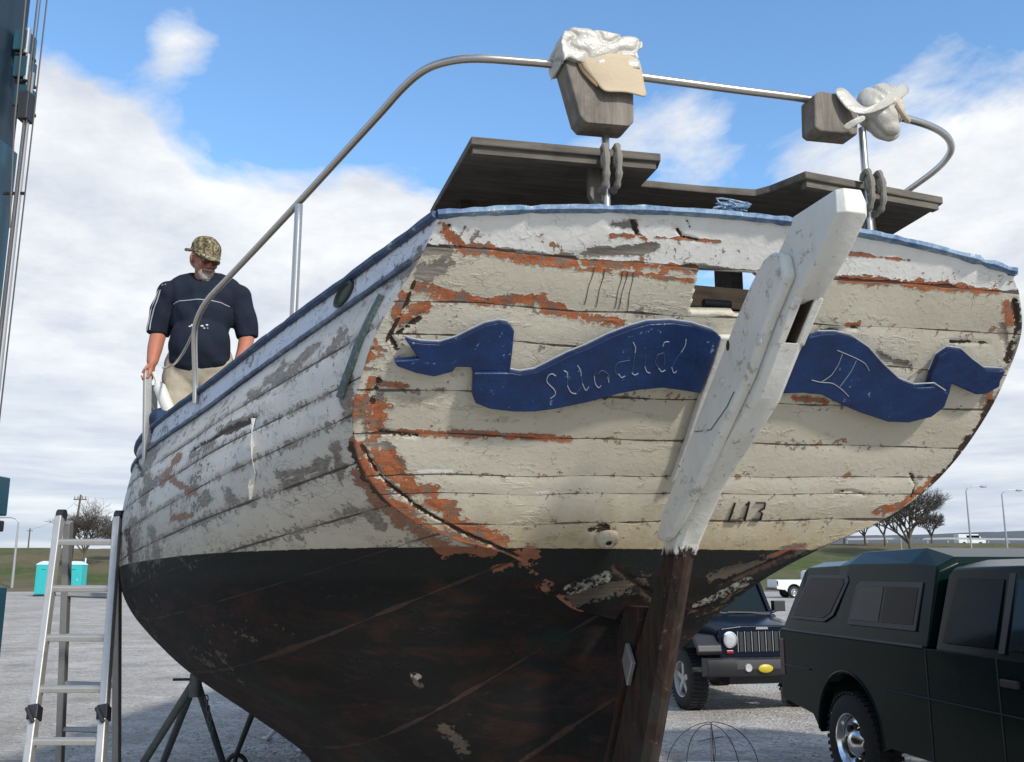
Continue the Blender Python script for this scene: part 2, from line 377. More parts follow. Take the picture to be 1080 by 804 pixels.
def trim(name,a,b,w):
    def f(g):
        o=g.obj(); fine=g.noise(o,34,7,.7,.3); med=g.noise(o,6,5,.7)
        c=g.mix(g.step(g.m('ADD',fine,med),.85,1.12),a,b); c=g.mix(g.step(g.m('ADD',fine,g.m('MULTIPLY',med,.5)),.88,.92),c,w)
        g.out(c,.6,0,g.bump(fine,.006,.7),.35)
    return mat(name,f)
trim('rail_blue',(.07,.13,.25,1),(.22,.32,.43,1),(.5,.53,.53,1)); trim('rub_blue',(.06,.085,.13,1),(.16,.20,.26,1),(.30,.27,.23,1))
trim('side_cap',(.035,.065,.135,1),(.085,.125,.20,1),(.36,.38,.38,1)); trim('worn_white',(.52,.505,.45,1),(.60,.585,.53,1),(.22,.18,.13,1))
def rudder_paint(g):
    o=g.obj(); fine=g.noise(o,30,7,.7,.3); med=g.noise(o,5,5,.6); z=g.n('ShaderNodeSeparateXYZ',{0:o}).outputs[2]
    c=g.mix(g.step(med,.3,.75),(.70,.69,.63,1),(.62,.61,.55,1)); c=g.mix(g.step(g.m('ADD',fine,g.m('MULTIPLY',med,.4)),.80,.84),c,(.40,.37,.31,1)); c=g.mix(g.m('MULTIPLY',g.step(g.noise(g.scl(o,9,9,2),1.,6,.7),.5,.75),.22),c,(.36,.34,.28,1)); c=g.mix(g.m('MULTIPLY',g.step(g.noise(o,11,6,.75),.60,.72),.28),c,(.34,.31,.25,1))
    gr=g.noise(g.scl(o,30,30,5),1.,6,.7)
    low=g.mix(g.step(gr,.35,.65),(.013,.008,.006,1),(.048,.024,.015,1)); low=g.mix(g.step(fine,.62,.66),low,(.10,.07,.05,1)); low=g.mix(g.step(med,.5,.6),low,(.030,.026,.020,1))
    e=g.step(g.m('ADD',z,g.m('ADD',g.m('MULTIPLY',g.m('SUBTRACT',gr,.5),.16),g.m('MULTIPLY',g.m('SUBTRACT',fine,.5),.06))),1.885,1.865)
    stn=g.m('MULTIPLY',g.step(z,2.15,1.88),.35); c=g.mix(g.m('MULTIPLY',stn,gr),c,(.30,.28,.20,1))
    c=g.mix(e,c,low)
    g.out(c,g.m('ADD',.5,g.m('MULTIPLY',e,.3)),0,g.bump(g.m('ADD',g.m('ADD',g.m('MULTIPLY',med,1.),g.m('MULTIPLY',fine,.4)),g.m('MULTIPLY',gr,e)),.010,.6),.35)
mat('rudder_paint',rudder_paint)
def shirt_m(g):
    o=g.obj(); n=g.noise(o,12,5); g.out(g.mix(n,(.010,.014,.024,1),(.020,.026,.040,1)),.92,0,g.bump(g.noise(o,9,4),.01,.7),.15)
mat('shirt_navy',shirt_m)
def camo(g):
    o=g.obj(); a=g.noise(o,28,3,.5,.6); b=g.noise(o,45,3,.5,.8)
    c=g.mix(g.step(a,.46,.48),(.24,.19,.11,1),(.10,.09,.045,1)); c=g.mix(g.step(b,.58,.60),c,(.33,.29,.20,1)); c=g.mix(g.step(b,.40,.38),c,(.045,.035,.022,1))
    g.out(c,.95,0,g.bump(a,.003),.1)
mat('camo',camo)
def gravel(g):
    o=g.obj(); p=g.vor(o,26,'F1',1); d=g.vor(o,26); d2=g.vor(o,9); pit=g.noise(o,.9,8,.7); n=g.noise(o,.22,6,.6); m=g.noise(o,1.6,5,.6); f=g.noise(o,60,3)
    bw=g.n('ShaderNodeSeparateColor',{0:p}).outputs[0]
    c=g.mix(bw,(.24,.215,.185,1),(.64,.60,.545,1)); c=g.mix(.30,c,(.43,.40,.36,1)); c=g.mix(g.step(m,.45,.75),c,g.mix(.5,c,(.20,.18,.15,1)))
    c=g.mix(g.m('MULTIPLY',g.step(n,.42,.62),.45),c,(.26,.235,.20,1)); c=g.mix(g.m('MULTIPLY',g.step(g.noise(g.scl(o,.25,2.2,1),1.,4),.55,.65),.25),c,(.17,.155,.13,1))
    c=g.mix(g.m('MULTIPLY',g.step(pit,.52,.66),.55),c,(.21,.175,.14,1)); c=g.mix(g.m('MULTIPLY',g.step(pit,.46,.36),.35),c,(.62,.59,.54,1))
    h=g.m('SUBTRACT',1.,d); h=g.m('ADD',h,g.m('MULTIPLY',g.m('SUBTRACT',1.,d2),.4))
    g.out(c,.92,0,g.bump(g.m('ADD',h,m),.025,.7),.2)
mat('gravel',gravel)
def grass(g):
    o=g.obj(); n=g.noise(o,.05,5); m=g.noise(o,.6,7,.7); f=g.noise(o,4,5,.7); y=g.n('ShaderNodeSeparateXYZ',{0:o}).outputs[1]
    c=g.mix(g.step(m,.3,.7),(.055,.085,.025,1),(.12,.145,.05,1)); c=g.mix(g.step(g.m('ADD',n,g.m('MULTIPLY',m,.3)),.58,.74),c,(.17,.14,.085,1)); c=g.mix(g.m('MULTIPLY',f,.4),c,(.05,.05,.02,1))
    c=g.mix(g.step(g.m('ADD',y,g.m('MULTIPLY',m,9)),106,98),c,(.17,.135,.09,1))
    g.out(c,.95,0,g.bump(f,.3,.5),.1)
mat('grass',grass)
# ------------------------------------------------------------------ ground and far setting
m_=MB(); m_.add([(-900,-60,0),(900,-60,0),(900,1500,0),(-900,1500,0)],[(0,1,2,3)]); tag(m_.build('gravel_lot','gravel'),kind='structure')
def bank(x,y):
    t=min(1,max(0,(y-90)/60.)); t=t*t*(3-2*t); h=5.0+1.4*max(0,min(1,(x+20)/90.)); return t*(h+.8*vnoise(x*.02,y*.02)+.25*vnoise(x*.11,y*.1,3))-.03
m_=MB(); nx,ny=400,44; xs=np.linspace(-260,300,nx); ys=np.concatenate([np.linspace(89,155,30),np.linspace(160,560,14)])
m_.v=[(x,y+(1.6*vnoise(x*.09,1.)+.7*vnoise(x*.5,2.) if y<100 else 0),bank(x,y)+(.03 if y<89.5 else 0.04)) for y in ys for x in xs]; m_.f=[(j*nx+i,j*nx+i+1,(j+1)*nx+i+1,(j+1)*nx+i) for j in range(ny-1) for i in range(nx-1)]
tag(m_.build('grass_bank','grass',smooth=True),kind='structure')
m_=MB(); nx=260; xs=np.linspace(-700,900,nx); rows=[(560,0),(600,.6),(660,.95),(720,1.)]
m_.v=[(x,y,5+h*(12+13*max(0,min(1,(x+100)/350.))+5*vnoise(x*.006,0)+1.6*vnoise(x*.05,1)+1.2*vnoise(x*.2,2))) for y,h in rows for x in xs]
m_.f=[(j*nx+i,j*nx+i+1,(j+1)*nx+i+1,(j+1)*nx+i) for j in range(3) for i in range(nx-1)]
tag(m_.build('far_hills',simple('hill_far',(.085,.095,.105),.95,0,.35,.03),smooth=True),kind='structure')
def bare_tree(name,base,h,seed,label,spread=.55,leaves=0,group=None,levels=6,lean=0,trunk_r=.2,thick=.011):
    rd=random.Random(seed); T=MB(); C=MB(); tips=[]
    def grow(p,d,L,r,lv):
        n=3 if lv<4 else 2; pts=[p]; q=p.copy(); dd=d.copy()
        for i in range(n):
            dd=(dd+Vector((rd.uniform(-1,1),rd.uniform(-1,1),rd.uniform(-.25,.35)))*(.10+.05*lv)).normalized(); q=q+dd*L/n; pts.append(q.copy())
        (T if lv<2 else C).tube(pts,[max(thick,r*(1-.5*i/n)) for i in range(n+1)],3 if lv>2 else 7,cap=False)
        if lv>=levels: tips.append((q,dd)); return
        k=[5,5,4,4,4,3,3][lv]
        for i in range(k):
            a=6.28*(i+rd.uniform(-.3,.3))/k+lv; t=rd.uniform(.45,1.) if lv else rd.uniform(.75,1.)
            j=min(n-1,int(t*n)); base_=pts[j].lerp(pts[j+1],t*n-j) if i else pts[-1]
            nd=(dd*(.75 if i else 1.1)+Vector((math.cos(a),math.sin(a),rd.uniform(-.25,.45)))*spread*rd.uniform(.8,1.3)).normalized()
            grow(base_,nd,L*(rd.uniform(.95,1.15) if lv==0 else rd.uniform(.60,.80)),r*(.55 if i else .7),lv+1)
    grow(Vector((0,0,-.2)),Vector((lean,0,1)).normalized(),h*.24,trunk_r,0)
    if leaves:
        for q,dd in tips:
            for i in range(leaves):
                c=q+Vector((rd.gauss(0,.28),rd.gauss(0,.28),rd.gauss(-.1,.3))); a=Vector((rd.uniform(-1,1),rd.uniform(-1,1),rd.uniform(-1,1))).normalized()*.05; b=a.orthogonal().normalized()*.03
                C.add([c-a,c+b,c+a,c-b],[(0,1,2,3)])
    e=empty(name,base,label=label,cat='tree',group=group)
    T.build('trunk','bark',e,fix=False); C.build('crown','leafy' if leaves else 'bark',e,fix=False); return e
def gb(u,y): x=(u-540)/1000.*(y*.98); return (x,y,bank(x,y))
bare_tree('willow_tree',gb(963,122),11.0,3,'round bare willow, largest tree beyond the dark pickup',.50,0,trunk_r=.34)
for k,(u,y,h,s) in enumerate([(936,135,8.2,11),(915,140,7.0,12),(893,145,6.2,13),(986,150,6.5,14)]):
    bare_tree('bare_tree',gb(u,y),h,s,['leafless tree just left of the round willow','leafless tree second to the left of the willow','leafless tree farthest left of the willow, nearest the white hull','small leafless tree just right of the round willow'][k],.5,group='bare trees on the grass bank',levels=5,thick=.02)
bare_tree('bare_tree',gb(88,118),8.8,21,'wide bare brown tree behind the turquoise toilets',.62,group='bare trees on the grass bank',trunk_r=.2)
bare_tree('bare_tree',gb(118,126),6.6,22,'lower bare tree half hidden behind the right rail of the ladder',.62,group='bare trees on the grass bank',levels=6)
def lamp(u,y,top_v,arm,label):
    x,_,z0=gb(u,y); top=yp(u,top_v,y)[2]; e=empty('street_lamp',(x,y,z0),label=label,cat='street lamp',group='street lamps on the grass bank'); H=top-z0
    MB().tube([(0,0,-.3),(0,0,H*.55),(0,0,H*.93)],[.14,.11,.08],8).build('pole','pole_grey',e,smooth=True)
    a=arm; MB().tube([(0,0,H*.93),(.25*a,0,H*.975),(.8*a,0,H),(1.9*a,0,H*1.0)],.055,6).build('arm','pole_grey',e)
    MB().ell((2.3*a,0,H*.995),(.5,.2,.13),12,8).build('lamp_head','pole_grey',e,smooth=True); return e
lamp(1027,125,513,1,'curved-arm street lamp beyond the pickup, nearer to the willow'); lamp(1065,125,517,1,'short-arm street lamp at the right edge beyond the pickup'); lamp(14,97,546,-1,'street lamp seen between the blue lift and the ladder')
x,y,z=gb(75,124); e=empty('utility_pole',(x,y,z),label='tall wooden utility pole rising behind the ladder and toilets',cat='utility pole')
H=yp(75,522,124)[2]-z; MB().tube([(-.25,0,-.3),(.35,0,H)],[.2,.13],8).build('pole','pole_wood',e); MB().box((.3,0,H-.6),(1.7,.12,.14)).build('crossarm','pole_wood',e)
m2=MB(); [m2.tube([(xx,0,H-.5),(xx,0,H-.22)],.06,6) for xx in (-.4,.0,.6,1.0)]; each(m2,'insulator','pole_wood',e)
m2=MB(); P1=Vector((.3,0,H-.2)); P0_=Vector(gb(27,150))-e.location+Vector((0,0,3.0)); far=P1+Vector((60,-4,1.5))
for A_,B_,dz in ((P0_,P1,1.0),(P1,far,1.6)):
    m2.tube([A_.lerp(B_,t)-Vector((0,0,dz*4*t*(1-t))) for t in np.linspace(0,1,12)],.012,4)
each(m2,'wire','pole_wood',e)
x,y,z=gb(27,150); tag(MB().tube([(x,y,z-.3),(x,y,z+3.1)],[.12,.09],6).box((x,y,z+2.7),(.9,.1,.1)).build('post','pole_wood'),'small far post on the grass crest left of the utility pole','post')
x,y,z=gb(953,118); tag(MB().tube([(x,y,z-.3),(x,y,z+3.0)],[.07,.06],6).build('post','pole_grey'),'thin pale post in front of the willow trunk','post')
# guard rail
e=empty('guard_rail',(*gb(1030,152)[:2],0),label='long pale guard rail along the grass bank beyond the pickup',cat='guard rail')
gx=e.location.x; m2=MB(); 
for i in range(24):
    xx=-20+i*3.2; z=bank(gx+xx,152); m2.box((xx,.1,z+.35),(.12,.1,.9))
each(m2,'post','pole_grey',e); m2=MB(); pts=[(-20+i*3.2,0,bank(gx-20+i*3.2,152)+.75) for i in range(24)]
for a,b in zip(pts,pts[1:]): m2.bar(a,b,.06,.3)
m2.build('rail','pole_grey',e)
# low dark hedge line behind the rail
# portable toilets
def toilet():
    e=empty('portable_toilet',(0,0,0)); w=.58
    def sec(z,k=1.): return [(-w*k,-w*k,z),(w*k,-w*k,z),(w*k,w*k,z),(-w*k,w*k,z)]
    MB().loft([sec(.1),sec(2.1)]).build('cabin','toilet_teal',e,bevel=.04)
    MB().loft([sec(0,1.05),sec(.12,1.05)]).build('skid','black_plastic',e)
    r=MB(); r.loft([[(-.62+1.24*t,yy,2.09+.25*math.sin(math.pi*t)) for t in np.linspace(0,1,9)] for yy in (-.62,.62)]); r.build('roof','toilet_white',e,smooth=True)
    d=MB().box((0,-.6,1.08),(.9,.03,1.85)).build('door','toilet_teal',e,bevel=.02); MB().box((.33,-.63,1.1),(.06,.04,.16)).build('handle','white_metal',d)
    v=MB(); [v.box((xx,-.622,1.78),(.3,.01,.03)) for xx in (0,)]; v.build('vent','black_plastic',e)
    m3=MB(); [m3.box((xx,-.622,1.0),(.03,.015,1.6)) for xx in (-.3,.0,.3)]; each(m3,'rib','toilet_teal',d); MB().tube([(.45,.4,2.1),(.45,.4,2.55)],.05,8).build('vent_pipe','toilet_white',e)
    return e
t=toilet(); t.location=tuple(zp(47,629,0)); t.location.z=0; t['label']='turquoise portable toilet left of the other, cut by the ladder rail'; t['category']='portable toilet'; t['group']='turquoise portable toilets'; t.rotation_euler.z=.05
t2=dup(t); t2.location=tuple(zp(78.5,629,0)); t2.location.z=0; t2['label']='turquoise portable toilet seen whole through the ladder'; t2.rotation_euler.z=.05
for q in (t,t2): q.scale=(.98,.98,1.10)
# ------------------------------------------------------------------ BOAT
boat=empty('sailboat',(O_[0],O_[1],0),TH,label='old wooden sailboat with peeling white paint, broad stern toward the viewer, propped on stands',cat='boat')
SM=1.08
def rk(z): return (ZT-z)*TK
PT=[(0,2.888),(-.035,2.785),(-.141,2.585),(-.183,2.433),(-.197,2.319),(-.149,2.171),(-.011,2.031),(.202,1.93),(.501,1.847),(.768,1.659),(1.03,1.57)]
ST=[(2.172,2.889),(2.25,2.82),(2.335,2.70),(2.357,2.54),(2.347,2.41),(2.30,2.255),(2.21,2.12),(2.05,2.0),(1.76,1.868),(1.445,1.685),(1.13,1.57)]
KE=[(1.13,1.3),(1.42,.8),(1.74,.2)]
def tsec(P,port):
    r=[(s,rk(z),z) for s,z in P]
    for f,z in KE: r.append((1.04 if port else 1.12,f,z))
    return r
A=[(-.64,2.72),(-.66,2.59),(-.74,2.42),(-.78,2.27),(-.80,2.13),(-.80,1.98),(-.77,1.82),(-.68,1.63),(-.50,1.40),(-.12,1.15),(.16,.95),(.38,.72),(.52,.45),(.60,.12)]
B=[(-1.23,2.56),(-1.25,2.43),(-1.275,2.27),(-1.29,2.12),(-1.29,1.98),(-1.28,1.83),(-1.24,1.65),(-1.12,1.47),(-.86,1.23),(-.47,.95),(-.17,.74),(.00,.54),(.09,.33),(.14,.1)]
def st(base,k,zs,zl):
    r=[]
    for i,(s,z) in enumerate(base): r.append((SM-(SM-s)*k,z+zs*(1-i/13.)+zl*(i/13.)))
    return r
stations=[(1.75,A),(3.8,B),(6.0,st(B,.86,.03,.05)),(8.0,st(B,.5,.18,.25)),(9.7,st(B,.035,.45,.8))]
AS=[(1.28,2.72),(1.28,2.59),(1.26,2.42),(1.20,2.27),(1.08,2.13),(.92,1.98),(.70,1.82),(.45,1.63),(.30,1.42),(.18,1.16),(.12,.96),(.09,.80),(.05,.45),(.05,.15)]
BS=[(1.46,2.56),(1.46,2.43),(1.42,2.27),(1.34,2.12),(1.20,1.98),(1.0,1.83),(.80,1.65),(.62,1.47),(.50,1.23),(.32,.90),(.22,.66),(.14,.50),(.08,.3),(.08,.1)]
def hull_net(port):
    N=[tsec(PT if port else ST,port)]
    for f,P in (stations if port else [(1.75,[(SM-a,b) for a,b in AS]),(3.8,[(SM-a,b) for a,b in BS])]+[(f_,st([(SM-a,b) for a,b in BS],k,z0,z1)) for f_,k,z0,z1 in ((6.,.86,.03,.05),(8.,.5,.18,.25),(9.7,.035,.45,.8))]):
        row=[]
        for i,(s,z) in enumerate(P):
            ff=f
            if f<2 and i>=11: ff=[1.95,2.1,2.25][i-11]
            if not port: s=2*SM-s
            row.append((s,ff,z))
        N.append(row)
    return np.array(N)
def cat(P,t):    # catmull-rom along axis 0 at parameter t
    n=len(P); i=min(int(t),n-2); u=t-i
    p1,p2=P[i],P[i+1]; p0=P[i-1] if i>0 else 2*p1-p2; p3=P[i+2] if i+2<n else 2*p2-p1
    return .5*((2*p1)+(-p0+p2)*u+(2*p0-5*p1+4*p2-p3)*u*u+(-p0+3*p1-3*p2+p3)*u**3)
def hull_grid(port,ts,gs):
    N=hull_net(port); rows=[]
    for t in ts:
        R_=cat(N,t); rows.append(np.array([cat(R_,g_) for g_ in gs]))
    return np.array(rows)
def wlz(s,f): return 1.893-.026*(f-.85)
def dist_poly(U,V,pts):
    d=np.full(U.shape,1e9)
    for (x0,y0),(x1,y1) in zip(pts,pts[1:]) if len(pts)>1 else [(pts[0],pts[0])]:
        dx,dy=x1-x0,y1-y0; L=dx*dx+dy*dy
        t=np.clip(((U-x0)*dx+(V-y0)*dy)/L,0,1) if L>0 else 0
        d=np.minimum(d,np.hypot(U-x0-t*dx,V-y0-t*dy))
    return d
def field(U,V,strokes):
    r=np.zeros(U.shape)
    for w,pts in strokes: r=np.maximum(r,np.clip(1-dist_poly(U,V,pts)/(2.*w),0,1))
    return r
def setattr_(me,name,arr):
    a=me.attributes.new(name,'FLOAT','POINT'); a.data.foreach_set('value',np.asarray(arr,dtype=np.float32))
# --- transom
gsT=np.linspace(0,10,210); NU=330
Lr=hull_grid(True,[0],gsT)[0]; Rr=hull_grid(False,[0],gsT)[0]
us=np.linspace(0,1,NU); V3=[]
for j in range(len(gsT)):
    for u in us:
        p=Lr[j]*(1-u)+Rr[j]*u; w=max(0,1-gsT[j]/3.2)**1.3; z=p[2]+.075*4*u*(1-u)*w
        V3.append((p[0],rk(z),z))
V3=np.array(V3); U,V=pj(V3)
seams=[((470,262),(1055,308)),((430,318),(1072,353)),((430,352),(955,389)),((400,411),(1041,433)),((395,457),(1030,474)),((430,502),(960,504)),((450,521),(920,521)),((520,553),(900,548))]
sl_=[]
for a,b in seams:
    pa,pb=tr(*a),tr(*b); k=(pb.z-pa.z)/(pb.x-pa.x); sl_.append((pa.z-k*pa.x,k))
s_,z_=V3[:,0],V3[:,2]
wob=np.array([vnoise(x*3,0,i*7) for i in range(1) for x in np.linspace(-.5,2.6,400)])
edges=[np.full(s_.shape,3.2)]+[a+k*s_+.008*np.interp(s_,np.linspace(-.5,2.6,400),wob) for a,k in sl_]+[np.full(s_.shape,1.70),np.full(s_.shape,1.55)]
q=np.zeros(s_.shape)
for i in range(len(edges)-1):
    m=(z_<=edges[i])&(z_>edges[i+1]); q[m]=i+(edges[i]-z_)[m]/(edges[i]-edges[i+1])[m]
if 1: q[z_<=1.55]=10.4
q[q<.6]=.6*0+q[q<.6]*1
OR=[(6,[(381,488),(396,516),(432,548),(470,571),(520,582)]),(4,[(392,400),(384,430)]),(5,[(428,312),(420,330)]),(6,[(467,236),(476,252),(488,262)]),(5,[(488,262),(510,264),(540,269)]),(4.2,[(540,271),(616,276),(690,281),(734,284)]),(5,[(440,303),(480,313),(520,318),(570,314)]),(5.5,[(575,326),(610,333),(652,338)]),(6,[(425,338),(436,330),(447,326)]),
 (3.6,[(645,248),(680,250)]),(1.5,[(690,250),(760,255)]),(1.6,[(850,262),(900,268),(960,275)]),(4.2,[(888,294),(940,298),(975,300),(1052,307)]),(3,[(893,344),(905,342)]),
 (10,[(398,432),(394,460)]),(3.4,[(395,456),(480,458),(560,461),(602,463)]),(9,[(400,482),(402,492)]),(9,[(412,500),(432,517)]),(7,[(432,514),(458,520)]),(7,[(455,530),(476,538)]),(7,[(470,548),(500,560),(530,572)]),(9,[(545,590),(560,584)]),(6,[(420,500),(414,480)]),
 (3.2,[(924,540),(950,533)]),(1.8,[(810,588),(850,574)]),(3,[(838,420),(870,424)]),(3,[(395,405),(430,408)]),(2,[(560,278),(730,296)]),(3,[(590,322),(600,330)]),(5,[(1062,320),(1066,340)]),(2.5,[(1052,392),(1040,430)]),(3,[(1000,495),(950,533)])]
BA=[(4,[(384,440),(388,470)]),(4,[(408,528),(424,540)]),(5,[(412,492),(424,502)]),(5,[(396,446),(402,452)]),(4,[(450,532),(462,538)]),(6,[(450,264),(472,266)]),(9,[(448,285),(466,279)]),(3.5,[(645,238),(668,236)]),(5,[(752,608),(800,594),(845,578)]),(6,[(400,420),(396,470)]),(6,[(405,470),(420,490)]),(2.6,[(1050,400),(1036,425)]),(4,[(1058,345),(1064,368)]),(7,[(590,640),(650,620),(680,612)]),(5,[(690,262),(560,276)]),(3,[(745,345),(742,360)]),(5,[(640,680),(680,690)]),(4,[(930,377),(960,388)])]
DK=[(1.4,[(437,296),(428,322),(412,352),(406,362)]),(3,[(470,232),(474,238)]),(2.0,[(382,470),(398,498),(410,511),(444,537),(486,561),(531,580),(548,588)]),(3,[(412,356),(418,366)]),(2.6,[(393,425),(396,412),(400,400)]),(2.2,[(400,456),(440,460)]),(2,[(446,332),(420,352)]),(3,[(1070,318),(1074,345),(1062,380)]),(3,[(1045,425),(1036,445),(1012,478)]),(2.4,[(1010,482),(985,508),(968,530)]),(1.2,[(880,519),(898,518),(912,522)]),
 (3.5,[(624,560),(640,557)]),(2.4,[(668,235),(672,248)]),(1.5,[(725,232),(728,240)]),(1.3,[(715,243),(720,250),(735,253)]),(1.3,[(860,350),(905,346)]),(3,[(835,585),(800,600),(760,618)]),(4,[(650,600),(700,640)]),(2.,[(618,421),(640,420)]),(1.2,[(960,500),(966,512),(961,525)]),(1.2,[(1003,360),(1045,361)])]
WH=[(2.,[(442,497),(476,497)]),(1.4,[(565,520),(578,519)]),(5,[(600,622),(640,608)]),(4,[(735,640),(790,612)])]
top=np.clip((z_-(sl_[0][0]+sl_[0][1]*s_))/.02*.5+.5,0,1)
white=np.maximum(top,field(U,V,WH))
wt=MB(); wt.v=[tuple(p) for p in V3]
hole=[(737,284),(806,291),(800,334),(727,329)]
def inside(u,v,poly):
    c=False; n=len(poly)
    for i in range(n):
        x0,y0=poly[i];x1,y1=poly[(i+1)%n]
        if (y0>v)!=(y1>v) and u<(x1-x0)*(v-y0)/(y1-y0)+x0: c=not c
    return c
for j in range(len(gsT)-1):
    for i in range(NU-1):
        a=j*NU+i; uc=(U[a]+U[a+NU+1])/2; vc=(V[a]+V[a+NU+1])/2
        if 720<uc<815 and 278<vc<340 and inside(uc,vc,hole): continue
        wt.f.append((a,a+1,a+NU+1,a+NU))
sc_=MB()
for a,b in (((627,282),(616,322)),((638,284),(628,325)),((657,286),(648,326)),((662,287),(652,327)),((668,288),(661,330))): sc_.tube([tr(a[0]+(b[0]-a[0])*t+.6*math.sin(t*9),a[1]+(b[1]-a[1])*t,.001) for t in np.linspace(0,1,7)],.0011,4)
each(sc_,'scribed_line','mark_black',boat)
UU=np.tile(us,len(gsT)); GT=np.repeat(gsT,NU); rimL=np.clip(1-UU/.055,0,1)*((GT>2.2)&(GT<9.2)); rimR=np.clip((UU-.97)/.03,0,1)*((GT>1)&(GT<8))
rn1=np.array([.5+.9*vnoise(p[0]*5,p[2]*11,4.2) for p in V3]); rn2=np.array([.5+.9*vnoise(p[0]*6,p[2]*14,8.7) for p in V3])
rim_or=np.clip(rimL*rn1*1.15,0,.8); rim_ba=np.clip(np.maximum(rimL,rimR*.9)*rn2*1.05,0,.8)
# gentle relief: sprung planks and lifted ends
dep=np.array([.002*(((qq%1)-.5)**2*4)*-1+.004*vnoise(p[0]*2.2,p[2]*9,1.5) for qq,p in zip(q,V3)])
dep-=.010*np.clip(field(U,V,DK)*1.6-.6,0,1)+.004*np.clip(field(U,V,BA)*1.5-.5,0,1)
edgefade=np.clip(np.minimum(np.tile(us,len(gsT)),1-np.tile(us,len(gsT)))/.02,0,1)
V4=V3+np.array([0,-math.cos(RK),-math.sin(RK)])*(dep*edgefade)[:,None]; wt.v=[tuple(p) for p in V4]
to=wt.build('transom','transom_paint',boat,smooth=True,fix=False,angle=80)
for nm,ar in (('q',q),('orange',np.maximum(field(U,V,OR),rim_or)),('bare',np.maximum(field(U,V,BA),rim_ba)),('dark',field(U,V,DK)),('white',white),('wl',z_-wlz(s_,V3[:,1])+.004),('qok',((z_>1.80)&(q>.75)).astype(float))): setattr_(to.data,nm,ar)
md=to.modifiers.new('solid','SOLIDIFY'); md.thickness=.04; md.offset=1
# solidify must go inboard: check the normal's direction
nz=to.data.polygons[len(to.data.polygons)//2].normal
md.offset=1 if nz.y>0 else -1
